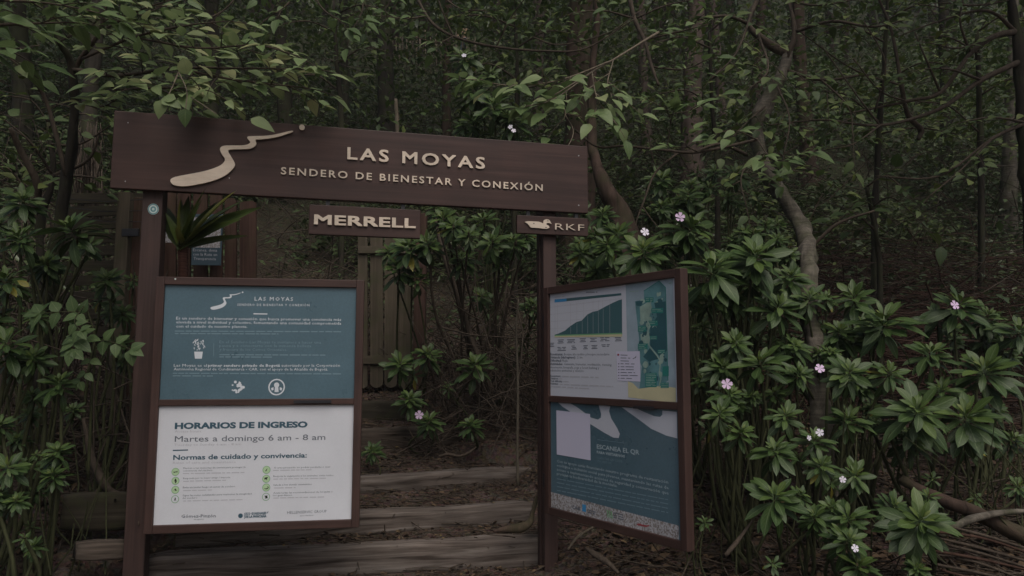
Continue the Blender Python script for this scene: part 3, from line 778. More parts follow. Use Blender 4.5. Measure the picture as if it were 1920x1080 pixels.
# the steps: ends of each beam's top front edge, its height and depth
STEPS = [(at_z(268, 1046, 0.155), at_z(1030, 1008, 0.155), 0.19, 0.17), (at_z(330, 985, 0.285), at_z(1000, 942, 0.285), 0.155, 0.15),
         (at_z(420, 915, 0.43), at_z(1015, 874, 0.43), 0.13, 0.15), (at_z(520, 812, 0.705), at_z(872, 798, 0.705), 0.19, 0.15), (at_z(560, 752, 0.91), at_z(758, 753, 0.91), 0.19, 0.15)]
def path_z(x, y):
    Ys, Zs = [-30, 0, 3.0], [-3.0, -0.42, -0.12]
    for p, q, h, d in STEPS:
        t = (x - p[0]) / (q[0] - p[0]); yk = p[1] + (q[1] - p[1]) * np.clip(t, -.3, 1.3)
        if yk < Ys[-1] + 0.12: yk = Ys[-1] + 0.12
        Ys += [yk + 0.05, yk + 0.10]; Zs += [p[2] - h + 0.025, p[2] - 0.022]
    Ys += [Ys[-1] + 0.5, Ys[-1] + 2.0, 40]; Zs += [1.0, 1.75, 20]
    return float(np.interp(y, Ys, Zs))
def ground_z(x, y, detail=True):
    s = y - 0.28 * x
    zb = float(np.interp(s, SM_S, SM_Z))
    w = np.clip((0.36 - x) / 0.16, 0, 1) * np.clip((x + 2.4) / 0.25, 0, 1) * np.clip((8.0 - y) / .8, 0, 1)
    if y > 5.6: w *= np.clip((-0.25 - x) / 0.3 if y > 6.1 else (0.3 - x) / .3, 0, 1)
    z = (w * path_z(x, y) if w > 0 else 0) + (1 - w) * zb
    r = max(0.0, x - 0.3)
    z += (1 - w) * (0.10 * min(r, 4) + 0.28 * r * np.clip((y - 4.2) / 8, 0, 1) * 0.6)
    l = max(0.0, -x - 2.4)
    z += (1 - w) * 0.10 * min(l, 4)
    if detail:
        amp = 0.012 * w + (1 - w) * 0.06 + 0.012 * max(0, y - 8)
        z += amp * fbm(x, y, 0.9) + (0.010 + 0.02 * (1 - w)) * fbm(x + 9, y, 5.0, 3)
    return float(z)

xs = np.unique(np.concatenate([np.linspace(-60, -12, 14), np.linspace(-12, -3.2, 30), np.arange(-3.2, 4.0, 0.055), np.linspace(4.0, 12, 30), np.linspace(12, 60, 14)]))
ys = np.unique(np.concatenate([np.linspace(-20, 2.6, 12), np.arange(2.6, 8.6, 0.055), np.linspace(8.6, 16, 40), np.linspace(16, 130, 50)]))
V = np.array([(x, y, ground_z(x, y)) for y in ys for x in xs])
nx = len(xs)
I, J = np.meshgrid(np.arange(nx - 1), np.arange(len(ys) - 1))
b_ = (J * nx + I).ravel()
M_SOIL, nt, b = newmat("forest_soil")
oc = N(nt, "ShaderNodeTexCoord").outputs["Object"]
n1 = N(nt, "ShaderNodeTexNoise", Scale=2.2, Detail=9.0, Roughness=0.7); nt.links.new(oc, n1.inputs["Vector"])
n2 = N(nt, "ShaderNodeTexVoronoi", Scale=34.0); nt.links.new(oc, n2.inputs["Vector"])
c1 = ramp(nt, n1.outputs[0], [(0.3, (0.05, 0.036, 0.028)), (0.5, (0.10, 0.073, 0.057)), (0.72, (0.17, 0.13, 0.105))])
mx = N(nt, "ShaderNodeMixRGB", blend_type='MULTIPLY'); mx.inputs[0].default_value = 0.6
nt.links.new(c1, mx.inputs[1]); nt.links.new(n2.outputs["Color"], mx.inputs[2])
m3 = N(nt, "ShaderNodeMixRGB"); m3.inputs[0].default_value = 0.55; nt.links.new(mx.outputs[0], m3.inputs[1]); nt.links.new(c1, m3.inputs[2])
sx = N(nt, "ShaderNodeSeparateXYZ"); nt.links.new(oc, sx.inputs[0])
mr = N(nt, "ShaderNodeMapRange"); mr.inputs[1].default_value = 7.5; mr.inputs[2].default_value = 12.0; mr.inputs[4].default_value = 0.75
nt.links.new(sx.outputs[1], mr.inputs[0])
nm = N(nt, "ShaderNodeTexNoise", Scale=9.0, Detail=8.0, Roughness=0.75); nt.links.new(oc, nm.inputs["Vector"])
gc = ramp(nt, nm.outputs[0], [(0.35, (0.018, 0.022, 0.012)), (0.55, (0.045, 0.058, 0.028)), (0.72, (0.09, 0.10, 0.055))])
mg = N(nt, "ShaderNodeMixRGB"); nt.links.new(mr.outputs[0], mg.inputs[0]); nt.links.new(m3.outputs[0], mg.inputs[1]); nt.links.new(gc, mg.inputs[2])
nt.links.new(mg.outputs[0], b.inputs["Base Color"]); b.inputs["Roughness"].default_value = 0.95; b.inputs["Specular IOR Level"].default_value = 0.1
bp = N(nt, "ShaderNodeBump", Strength=0.9, Distance=0.03); nt.links.new(n2.outputs["Distance"], bp.inputs["Height"])
n3 = N(nt, "ShaderNodeTexNoise", Scale=60.0, Detail=6.0, Roughness=0.7); nt.links.new(oc, n3.inputs["Vector"])
bp2 = N(nt, "ShaderNodeBump", Strength=0.6, Distance=0.015); nt.links.new(n3.outputs[0], bp2.inputs["Height"]); nt.links.new(bp.outputs[0], bp2.inputs["Normal"])
nt.links.new(bp2.outputs[0], b.inputs["Normal"])
m = MB(); m.add(V, np.stack([b_, b_ + 1, b_ + nx + 1, b_ + nx], 1)); tag(m.build("ground", M_SOIL, None, True), kind="structure")

def on_ground(x, y, dz=0.0): return np.array((x, y, ground_z(x, y) + dz))

# ------------------------------------------------------------------ timber steps
def beam(label, p0, p1, h, d, mat, seed, group="timber step beams", name="step_beam", taper=1.0):
    """Old sleeper: rounded rough section, split and worn; p0, p1 the ends of its top front edge."""
    rg = random.Random(seed)
    p0, p1 = np.array(p0), np.array(p1); L = np.linalg.norm(p1 - p0); a = (p1 - p0) / L
    back = nrm(np.cross((0, 0, 1.0), a)); 
    if back[1] < 0: back = -back
    upv = np.cross(a, back); upv = upv if upv[2] > 0 else -upv
    prof = []
    K = 8
    cs = [(0, -h), (0, 0), (d, 0), (d, -h)]
    for i in range(4):
        q0, q1 = np.array(cs[i]), np.array(cs[(i + 1) % 4])
        for k in range(K): prof.append(q0 + (q1 - q0) * (k / K))
    prof = np.array(prof); c = np.array((d / 2, -h / 2))
    n = int(L / 0.025) + 2; S = len(prof)
    V, U = [], []; per = np.concatenate(([0], np.cumsum(np.linalg.norm(np.diff(prof, axis=0), axis=1))))
    o_ = rg.uniform(0, 90)
    for i in range(n):
        t = i / (n - 1) * L
        e = min(t, L - t)
        for k in range(S):
            q = prof[k] - c
            r = (abs(q[0] / (d / 2)) ** 6 + abs(q[1] / (h / 2)) ** 6) ** (1 / 6)
            q = q / r
            f = 1 + 0.10 * mnoise.noise((t * 1.7 + o_, k * 0.35, seed)) + 0.08 * mnoise.noise((t * 6 + o_, k * 1.3, seed)) + 0.05 * mnoise.noise((t * 2.2 + o_, k * 2.6, seed + 7)) - 0.16 * max(0, 1 - e / 0.09)
            f *= 1 + 0.10 * mnoise.noise((t * 0.8 + o_, 5.5, seed))
            q = q * f + c
            V.append(p0 + a * t + back * q[0] + upv * q[1] + upv * 0.02 * mnoise.noise((t * 1.3 + o_, 1.1, seed))); U.append((t + o_, per[k] + o_))
    F_ = [(i * S + k, (i + 1) * S + k, (i + 1) * S + (k + 1) % S, i * S + (k + 1) % S) for i in range(n - 1) for k in range(S)]
    F_ += [tuple(range(S)), tuple((n - 1) * S + k for k in range(S))[::-1]]
    U = np.array(U); lp = [i for q in F_ for i in q]
    mb = MB(); mb.add(V, F_, U[lp])
    o = mb.build(name, mat, None, True)
    return tag(o, label, "step beam", group)

for k, (lab, mt) in enumerate((("wide pale weathered timber, lowest step of the stair between the two posts", M_BEAM), ("grey weathered timber step with a root over its right end, second from the bottom", M_BEAM),
        ("thin mud-covered timber step, third from the bottom, behind the bare stake", M_BEAM), ("short dark timber step with a pink flower plant growing just above it", M_BEAM2), ("dark mossy timber step right below the picket gate, top of the stair", M_BEAMDARK))):
    p, q, h, d = STEPS[k]
    beam(lab, p, q, h, d, mt, k + 1)
beam("dark square edging timber lying left of the sticker post", at(118, 928, 4.22), at(285, 922, 4.42), 0.21, 0.14, M_BEAMDARK, 6, None, "edging_timber")
beam("low brown timber end lying in the soil at the foot of the sticker post", at(148, 1020, 3.98), at(262, 1016, 4.16), 0.10, 0.14, M_BEAM2, 7, None, "edging_timber")

# ------------------------------------------------------------------ fences
def picket_run(name, label, cat, pts, mat, Y, rails, round_bottom=False, seed=0, railmat=None):
    """pts: (left x, right x, top y, bottom y) of each board as the photograph shows it, Y ahead."""
    c = at((pts[0][0] + pts[-1][1]) / 2, pts[0][3], Y)
    t = thing(name, c, label, cat)
    rg = random.Random(seed)
    for (x0, x1, yt, yb) in pts:
        p0, p1 = at((x0 + x1) / 2, yt, Y), at((x0 + x1) / 2, yb, Y)
        w = (x1 - x0) / F * Y / 2
        X = (at(x0, 688, Y)[0] + at(x1, 688, Y)[0]) / 2
        X = p1[0]
        z0, z1 = p1[2], p0[2]
        k = 7; prof = []
        dt = rg.uniform(-.006, .006); lean = (p0[0] - p1[0])
        bot = [(w * math.cos(a), -w * 0.75 * math.sin(a)) for a in np.linspace(math.pi, 2 * math.pi, k)] if False else None
        out = []
        if round_bottom:
            out += [(-w * math.cos(a), z0 + w * 0.8 - w * 0.8 * math.sin(a)) for a in np.linspace(0, math.pi, 9)]
        else: out += [(-w, z0), (w, z0)]
        out += [(w * 0.98, z1 - w * 0.25), (w * 0.55, z1), (-w * 0.5, z1 + rg.uniform(-.01, .01)), (-w, z1 - w * 0.3)]
        n = len(out); V, U = [], []
        for dep in (0.0, 0.022):
            for (x, z) in out:
                q = (z - z0) / max(0.01, z1 - z0)
                V.append((X + x + lean * q, Y + dt + dep, z)); U.append((z + 7 * x0, x + x0))
        Fs = [tuple(range(n)), tuple(range(n, 2 * n))[::-1]] + [(i, i + n, (i + 1) % n + n, (i + 1) % n) for i in range(n)]
        U = np.array(U); mb = MB(); mb.add(V, Fs, U[[i for f in Fs for i in f]]); mb.build("picket", mat, t)
    mb = MB()
    for (x0, x1, ya, yb) in rails:
        a, b = at(x0, (ya + yb) / 2, Y), at(x1, (ya + yb) / 2, Y); h = (yb - ya) / F * Y / 2
        b[2] = a[2]
        box(mb, (a + b) / 2 + np.array((0, -0.02, 0)), (b - a) / 2, (0, 0.014, 0), (0, 0, h))
    if rails: mb.build("rail", railmat or mat, t, bevel=0.003)
    return t
g = picket_run("picket_gate", "grey-green picket gate with rounded board ends standing at the top of the steps", "gate",
    [(671, 689, 400, 728), (694, 718, 392, 727), (721, 744, 398, 727), (747, 772, 400, 730)], M_PALE, 7.2, [(672, 776, 462, 476), (674, 776, 667, 682)], True, 1)
mbx = MB(); p = at(789, 735, 7.15); q = at(787, 420, 7.15)
box(mbx, (p + q) / 2, (0.055, 0, 0), (0, 0.05, 0), (0, 0, (q[2] - p[2]) / 2 + 0.1)); mbx.build("stile", M_PALERED, g, bevel=0.004)
picket_run("picket_fence", "reddish brown picket fence behind the spiky plant, left of the entrance", "fence",
    [(303, 329, 352, 760), (333, 357, 360, 760), (362, 388, 352, 760), (393, 416, 356, 760), (421, 443, 372, 760), (449, 480, 376, 760)], M_PALERED, 5.5, [(300, 482, 545, 562)], False, 2)
# slatted side fence, far left
c = at(225, 760, 5.3)
t = thing("slat_fence", c, "dark slatted wooden fence with two rough uprights, left of the sticker post", "fence")
for x0, x1, y0, y1, Y, mt in ((214, 238, 362, 760, 5.30, M_PALE), (240, 262, 372, 770, 5.36, M_PALERED)):
    a, b = at((x0 + x1) / 2, y1, Y), at((x0 + x1) / 2, y0, Y)
    mb = MB(); box(mb, (a + b) / 2, ((x1 - x0) / F * Y / 2, 0, 0), (0, 0.035, 0), (0, 0, (b[2] - a[2]) / 2)); mb.build("upright", mt, t, bevel=0.004)
mb = MB()
for i, y in enumerate((372, 396, 420, 446, 470, 498, 526, 556, 588, 622)):
    a, b = at(120, y + (i % 3), 5.42), at(300, y - (i % 2) * 3, 5.42); b[2] = a[2] + 0.01 * (i % 3)
    box(mb, (a + b) / 2, (b - a) / 2, (0, 0.01, 0), (0, 0.0, 0.038))
mb.build("slat", M_BEAMDARK, t, bevel=0.002)
mb = MB(); a = at(245, 436, 5.27); box(mb, a, (0.06, 0, 0), (0, 0.012, 0), (0, 0, 0.028)); mb.build("latch", M_METAL, t, bevel=0.003)
mb = MB()
for i in range(9):
    a = at(120, 372 + i * 4, 5.27 - 0.01 * (i % 2)); b = at(268, 374 + i * 4 + (i % 3) * 5, 5.27)
    if i % 4 == 0: tube(mb, [a, (a + b) / 2 - np.array((0, 0, 0.02)), b], 0.003, 5)
mb.build("wire", M_METAL, t)

# plaque on the picket fence, its code left blank
PQ = Plane(358, 450, 5.38, 418, 450, 5.40)
a, b = PQ.uv(358, 497), PQ.uv(418, 402)
t = thing("fence_plaque", PQ.p((a[0] + b[0]) / 2, a[1]), "small dark plaque with a white square and three lines of print, on the picket fence", "plaque")
m = MB(); slab(m, PQ, a[0], a[1], b[0], b[1], -0.012, 0.0); m.build("plate", flat_mat("dark_slate_print", (0.05, 0.085, 0.11), rough=0.45), t, bevel=0.002)
m = MB(); q0, q1 = PQ.uv(361, 464), PQ.uv(415, 408); slab(m, PQ, q0[0], q0[1], q1[0], q1[1], 0.0005, 0.0025); m.build("white_square", M_DIRTY, t)
m = MB()
text(m, PQ, "Escanea, dona", (362, 471), (407, 472), 5.5, 0.001); text(m, PQ, "con la Ruta en", (362, 479), (407, 480), 5.5, 0.001); text(m, PQ, "Transparencia", (363, 487), (405, 488), 5.5, 0.001)
m.build("lettering", M_INKF, t)
PW = Plane(309, 440, 5.38, 330, 440, 5.38)
a, b = PW.uv(310, 455), PW.uv(329, 420)
m = MB(); slab(m, PW, a[0], a[1], b[0], b[1], -0.006, 0.004); tag(m.build("blank_plate", M_DIRTY, None, bevel=0.002), "small blank pale plate on the picket beside the sticker post", "plate")

# thin bare stake on the stair
M_STICK = bark_mat("bare_stick", (0.06, 0.05, 0.035), (0.14, 0.12, 0.09), sz=8, sxy=60)
m = MB(); tube(m, smooth_path([at(971, 912, 5.35), at(970, 840, 5.36), at(971, 720, 5.38), at(968, 620, 5.42), at(972, 560, 5.44)], 5), np.linspace(0.011, 0.007, 21), 8, wob=0.3)
tag(m.build("bare_stake", M_STICK, None, True), "thin straight bare stick standing upright on the steps before the gate opening", "stake")

# crumpled wrapper
m = MB(); rg = random.Random(5); c = at(1322, 1043, 3.9)
gv = [(c[0] + (i - 4) * 0.008 + rg.uniform(-.006, .006), c[1] + (j - 3) * 0.014 + rg.uniform(-.006, .006), ground_z(c[0], c[1]) + 0.02 + rg.uniform(0, .03)) for j in range(7) for i in range(9)]
m.add(gv, [(j * 9 + i, j * 9 + i + 1, j * 9 + i + 10, j * 9 + i + 9) for j in range(6) for i in range(8)])
tag(m.build("plastic_wrapper", flat_mat("clear_wrap", (0.5, 0.5, 0.55), rough=0.15, spec=0.8, var=0.4, scale=60), None), "crumpled silvery plastic wrapper lying on the soil by the map board", "litter")
# ------------------------------------------------------------------ foliage materials and leaf shapes
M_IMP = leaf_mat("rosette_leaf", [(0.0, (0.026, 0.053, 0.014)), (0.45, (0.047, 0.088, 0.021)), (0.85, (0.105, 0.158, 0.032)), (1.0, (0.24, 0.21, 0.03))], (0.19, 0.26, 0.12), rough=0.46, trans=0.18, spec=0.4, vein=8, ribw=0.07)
M_SPRAY = leaf_mat("spray_leaf", [(0.0, (0.045, 0.085, 0.026)), (0.5, (0.14, 0.21, 0.075)), (0.85, (0.28, 0.35, 0.16)), (1.0, (0.38, 0.39, 0.19))], (0.24, 0.30, 0.14), rough=0.5, trans=0.32, vein=7)
M_DARKLEAF = leaf_mat("woodland_leaf", [(0.0, (0.030, 0.056, 0.018)), (0.5, (0.064, 0.104, 0.030)), (1.0, (0.15, 0.185, 0.048))], (0.12, 0.15, 0.05), rough=0.55, trans=0.25, vein=6, blotch=0.3)
M_UNDER = leaf_mat("undergrowth_leaf", [(0.0, (0.036, 0.062, 0.024)), (0.5, (0.072, 0.108, 0.040)), (1.0, (0.15, 0.18, 0.066))], (0.07, 0.10, 0.04), rough=0.36, trans=0.2, spec=0.6, vein=5, blotch=0.3)
M_LITTER = leaf_mat("dead_leaf", [(0.0, (0.035, 0.022, 0.015)), (0.5, (0.085, 0.055, 0.035)), (0.85, (0.16, 0.11, 0.065)), (1.0, (0.30, 0.22, 0.09))], (0.12, 0.08, 0.05), rough=0.8, trans=0.05, spec=0.2, vein=6, blotch=0.5)
M_STRAP = leaf_mat("strap_leaf", [(0.0, (0.035, 0.055, 0.014)), (0.5, (0.075, 0.105, 0.024)), (1.0, (0.20, 0.19, 0.04))], (0.08, 0.14, 0.04), rough=0.4, trans=0.15, vein=0.01, ribw=0.08)
M_STEM = bark_mat("green_stem", (0.03, 0.032, 0.016), (0.075, 0.082, 0.036), sz=10, sxy=50, bump=0.3)
M_TWIG = bark_mat("brown_twig", (0.035, 0.026, 0.019), (0.10, 0.078, 0.058), sz=10, sxy=40, bump=0.4)
M_TWIGPALE = bark_mat("pale_twig", (0.10, 0.08, 0.055), (0.24, 0.20, 0.15), sz=10, sxy=60, bump=0.3)
M_REDTWIG = bark_mat("reddish_twig", (0.035, 0.018, 0.012), (0.095, 0.055, 0.04), sz=10, sxy=40, bump=0.4)
M_BARKG = bark_mat("grey_mossy_bark", (0.055, 0.048, 0.038), (0.20, 0.175, 0.14), moss=0.65, sz=5, sxy=16, band=0.5)
M_BARKB = bark_mat("brown_bark", (0.03, 0.02, 0.015), (0.10, 0.066, 0.05), moss=0.45, sz=1.6, sxy=14)
M_BARKP = bark_mat("pinkish_bark", (0.06, 0.043, 0.036), (0.15, 0.11, 0.095), moss=0.35, sz=1.2, sxy=10)
M_BARKD = bark_mat("dark_bark", (0.014, 0.012, 0.009), (0.045, 0.038, 0.028), moss=0.6, sz=1.5, sxy=14)
M_PETAL = flat_mat("pale_pink_petal", (0.72, 0.55, 0.74), rough=0.6, spec=0.2, var=0.08, scale=40)
M_PETALW = flat_mat("white_petal", (0.78, 0.74, 0.82), rough=0.6, spec=0.2, var=0.05, scale=40)

def w_obov(v): return 0.15 * max(0.02, (math.sin(math.pi * min(1, v ** 1.45)) ** 0.8)) if v < 0.999 else 0.0
def w_ovate(v): return 0.30 * (math.sin(math.pi * min(1, v ** 0.72)) ** 0.85) * (1 - 0.25 * v) if 0.001 < v < 0.999 else 0.0
def w_lance(v): return 0.18 * (math.sin(math.pi * v) ** 0.9) if 0.001 < v < 0.999 else 0.0
def w_strap(v): return 0.105 * min(1, 0.45 + v * 2.2) * (1 - v ** 3)
T_OB = leaf_template(7, w_obov, fold=0.30, curl=0.28)
T_OV = leaf_template(5, w_ovate, fold=0.22, curl=0.22)
T_OVL = leaf_template(3, w_ovate, fold=0.25, curl=0.25)
T_LO = leaf_template(2, w_ovate, fold=0.3, curl=0.3)
T_LA = leaf_template(3, w_lance, fold=0.3, curl=0.3)

GOLD = 2.399963
def rosette_mesh(seed, nl=24):
    """A dense dome of leaves round a stem tip, older ones lower, longer and drooping; unit radius, axis +z."""
    rg = np.random.default_rng(seed); mb = MB()
    i = np.arange(nl); q = i / (nl - 1)             # 0 inner .. 1 outer
    az = i * GOLD + rg.normal(0, .2, nl)
    el = np.interp(q, [0, .2, .5, .8, 1], [1.25, .8, .32, -.02, -.55]) + rg.normal(0, .2, nl)
    L = np.interp(q, [0, .2, .45, 1], [.20, .46, .80, .82]) * rg.uniform(.72, 1.2, nl)
    d = np.stack([np.cos(az) * np.cos(el), np.sin(az) * np.cos(el), np.sin(el)], 1)
    n = np.stack([-np.cos(az) * np.sin(el), -np.sin(az) * np.sin(el), np.cos(el)], 1) + rg.normal(0, .22, (nl, 3))
    z0 = np.interp(q, [0, .4, 1], [0.06, -0.08, -0.42])
    pos = np.stack([np.cos(az) * .05, np.sin(az) * .05, z0], 1)
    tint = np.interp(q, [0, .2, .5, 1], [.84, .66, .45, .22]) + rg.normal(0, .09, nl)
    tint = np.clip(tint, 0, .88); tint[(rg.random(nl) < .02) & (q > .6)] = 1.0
    k = rg.integers(0, 3, nl)
    for j, (fold, curl, wv) in enumerate(((.30, .22, 0), (.2, .5, .012), (.35, .05, .008))):
        a = k == j
        if a.any(): leaves(mb, leaf_template(7, w_obov, fold=fold, curl=curl, wave=wv), pos[a], d[a], n[a], L[a], tint[a], rg.uniform(.85, 1.28, a.sum()))
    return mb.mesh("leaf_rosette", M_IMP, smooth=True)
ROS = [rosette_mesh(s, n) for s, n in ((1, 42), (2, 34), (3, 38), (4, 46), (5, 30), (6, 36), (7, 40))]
ROS_S = [rosette_mesh(s, n) for s, n in ((11, 13), (12, 16))]

def flower_mesh(mat):
    mb = MB()
    for k in range(5):
        a = k * 2 * math.pi / 5; V = [(0, 0, 0)]
        for t, r in ((-.52, .62), (-.42, .9), (-.2, 1.0), (0, .92), (.2, 1.0), (.42, .9), (.52, .62)):
            V.append((r * math.cos(a + t), r * math.sin(a + t), .06 * abs(t) * 2 + .05 * r + .012 * k))
        mb.add(V, [(0, i, i + 1) for i in range(1, 7)])
    return mb.mesh("flower", mat, smooth=True)
FLW = [flower_mesh(M_PETAL), flower_mesh(M_PETALW)]

def orient(o, axis, spin, scale):
    q = Vector(axis).to_track_quat('Z', 'Y').to_euler()
    o.rotation_mode = 'QUATERNION'
    from mathutils import Quaternion
    o.rotation_quaternion = Vector(axis).to_track_quat('Z', 'Y') @ Quaternion((0, 0, 1), spin)
    o.scale = (scale,) * 3

def shrub(label, base, ros, flowers=(), name="flowering_shrub", cat="shrub", group=None, seed=0, stem_r=0.008, mat=M_STEM, filler=2):
    """ros: (px, py, radius px, Y) of each leaf whorl; base: (px, Y) where the stems leave the ground."""
    rg = random.Random(seed)
    bx = at(base[0], 688, base[1]); b0 = on_ground(bx[0], bx[1], -0.02)
    t = thing(name, b0, label, cat, group)
    mb = MB()
    if name == "flowering_shrub":                    # younger whorls between the big ones
        ros = list(ros) + [(px + rg.uniform(-1.25, 1.25) * r, py + rg.uniform(-.2, 1.3) * r, max(27, r * rg.uniform(.5, .72)), Y + rg.uniform(.06, .35)) for (px, py, r, Y) in ros for _ in range(filler)]
    for i, (px, py, r, Y) in enumerate(ros):
        p = at(px, py, Y); R_ = r / F * Y
        small = r < 27
        axis = nrm(np.array((rg.uniform(-.35, .35), -0.72 + rg.uniform(-.35, .3), 1.0)))
        me = rg.choice(ROS_S if small else ROS)
        o = bpy.data.objects.new("leaf_rosette", me); COL.objects.link(o); o.parent = t
        o.location = p - b0; orient(o, axis, rg.uniform(0, 6.28), R_ * 0.97)
        s0 = b0 + np.array((rg.uniform(-.08, .08), rg.uniform(-.08, .08), 0)); s0[2] = ground_z(s0[0], s0[1]) - 0.02
        e = p - axis * 0.16 * R_
        h = e[2] - s0[2]
        m1 = s0 + (e - s0) * rg.uniform(.35, .6) + np.array((rg.uniform(-.13, .13), rg.uniform(-.06, .10), -0.05 * abs(h)))
        path = smooth_path([s0, m1, e - axis * 0.3 * R_, e], 5)
        k_ = rg.uniform(.7, 1.3); tube(mb, path, np.linspace(stem_r * 1.5 * k_, stem_r * .7, len(path)), 6, wob=0.3)
    mb.build("stem", mat, t, True)
    for (px, py, r, Y, k) in flowers:
        p = at(px, py, Y); o = bpy.data.objects.new("flower", FLW[k]); COL.objects.link(o); o.parent = t
        o.location = p - b0; orient(o, nrm((rg.uniform(-.3, .3), -1, rg.uniform(.1, .5))), rg.uniform(0, 6), r / F * Y)
    return t

# ------------------------------------------------------------------ shrubs at the right
GR = "broad-leaved shrubs right of the map board"
S = shrub
S("tall shrub with a pink flower at its top, behind the corner of the map board", (1300, 5.6), [(1298, 422, 68, 5.2), (1205, 468, 66, 5.0), (1157, 437, 56, 5.3), (1240, 385, 30, 5.7), (1255, 470, 45, 5.5)], [(1275, 407, 10, 5.1, 0), (1209, 435, 9, 5.05, 1)], group=GR, seed=1)
S("dark small-whorled shrub high on the bank, left of the crooked trunk", (1290, 6.6), [(1240, 334, 42, 6.3), (1291, 362, 44, 6.2), (1330, 350, 30, 6.4), (1262, 385, 34, 6.3), (1379, 326, 40, 6.6), (1310, 320, 26, 6.6)], group=GR, seed=2)
S("large shrub with broad star-shaped leaf whorls just left of the pale trunk", (1370, 4.9), [(1338, 502, 80, 4.6), (1417, 476, 78, 4.7), (1462, 573, 64, 4.65), (1380, 560, 50, 4.9), (1330, 560, 48, 4.8), (1405, 520, 45, 4.95)], group=GR, seed=3)
S("small bright green sapling with short rounded whorls before the pale trunk", (1430, 5.2), [(1415, 436, 32, 5.1), (1398, 452, 26, 5.15), (1458, 448, 28, 5.1), (1436, 420, 22, 5.2)], group=GR, seed=4)
S("shrub with a dense crown of drooping whorls directly right of the pale trunk", (1610, 4.9), [(1600, 555, 60, 4.8), (1657, 598, 80, 4.55), (1520, 556, 48, 4.7), (1575, 620, 50, 4.75), (1600, 640, 50, 4.8), (1490, 648, 46, 4.6)], group=GR, seed=5)
S("shaded shrub with one pale pink flower near the far edge of the bank", (1830, 5.3), [(1800, 568, 66, 5.2), (1853, 590, 52, 5.3), (1912, 618, 54, 5.1), (1760, 595, 48, 5.4), (1880, 650, 46, 5.3)], [(1790, 572, 9.5, 5.0, 0)], group=GR, filler=1, seed=6)
S("shrub with a pink flower open in front of the lower pale trunk", (1520, 4.6), [(1500, 700, 42, 4.4), (1592, 696, 58, 4.3), (1668, 698, 48, 4.4), (1556, 660, 34, 4.6), (1625, 720, 34, 4.5)], [(1537, 691, 9.5, 4.25, 0)], group=GR, filler=1, seed=7)
S("shrub with a pink flower low beside the frame of the map board", (1385, 4.5), [(1380, 641, 46, 4.4), (1423, 675, 64, 4.3), (1370, 738, 44, 4.25), (1340, 680, 30, 4.6), (1450, 735, 32, 4.45)], [(1363, 720, 10.5, 4.1, 0)], group=GR, filler=1, seed=8)
S("narrow shrub of small stacked whorls next to the edge of the map board", (1385, 4.3), [(1350, 774, 46, 4.1), (1390, 808, 48, 4.05), (1330, 800, 26, 4.25)], group=GR, filler=0, seed=9)
S("light green shrub with tight toothed whorls and two white flowers", (1490, 4.3), [(1473, 778, 44, 4.15), (1452, 843, 52, 4.0), (1527, 823, 46, 4.05), (1540, 872, 44, 3.95), (1497, 855, 26, 4.1)], [(1537, 811, 7.5, 3.95, 1), (1517, 821, 5, 3.95, 1)], group=GR, filler=0, seed=10)
S("shrub with the two biggest drooping whorls, far out on the bank", (1760, 4.6), [(1720, 768, 82, 4.25), (1810, 778, 78, 4.35), (1845, 692, 76, 4.6), (1765, 730, 45, 4.6), (1900, 822, 44, 4.6), (1670, 800, 34, 4.4)], group=GR, filler=1, seed=11)
S("slender shrub with a dark whorl standing over bare brown soil", (1590, 4.4), [(1590, 784, 52, 4.3), (1603, 890, 44, 4.05), (1560, 905, 26, 4.1)], [(1580, 899, 6.5, 3.98, 1)], group=GR, filler=0, seed=12)
S("low shrub with one wide flat star of leaves above dry twigs", (1470, 4.0), [(1453, 930, 68, 3.75), (1527, 967, 46, 3.8), (1500, 925, 30, 3.9)], group=GR, filler=0, seed=13)
S("low shrub with a small white flower at the lower edge of the bank", (1590, 3.85), [(1590, 972, 54, 3.7), (1593, 1012, 54, 3.6), (1560, 950, 34, 3.8), (1610, 1060, 50, 3.55)], [(1603, 1028, 7.5, 3.5, 1)], group=GR, filler=0, seed=14)
S("low glossy shrub with long hanging leaves beside the bundle of sticks", (1720, 3.95), [(1677, 950, 48, 3.85), (1727, 975, 80, 3.65), (1740, 930, 30, 3.9), (1720, 1064, 30, 3.6)], group=GR, filler=0, seed=15)
for lab, px, py, r, Y in (("tiny seedling on bare soil, uphill from the bundle of sticks", 1750, 897, 24, 4.35), ("tiny seedling between two fallen branches on the bank", 1830, 932, 22, 4.2), ("small seedling at the outer edge of the litter-covered bank", 1908, 912, 30, 4.3), ("yellow-green seedling on dry twigs beside the map board's foot", 1322, 978, 22, 3.85), ("seedling among dry leaves below the wide flat star of leaves", 1450, 1056, 24, 3.5), ("small tufted seedling growing on the edge of a timber step", 697, 845, 28, 5.6), ("yellow-green seedling low in the far corner left of the sticker post", 55, 985, 26, 3.9)):
    S(lab, (px, Y + 0.03), [(px, py, r, Y)], name="seedling", cat="seedling", seed=int(px), stem_r=0.004)

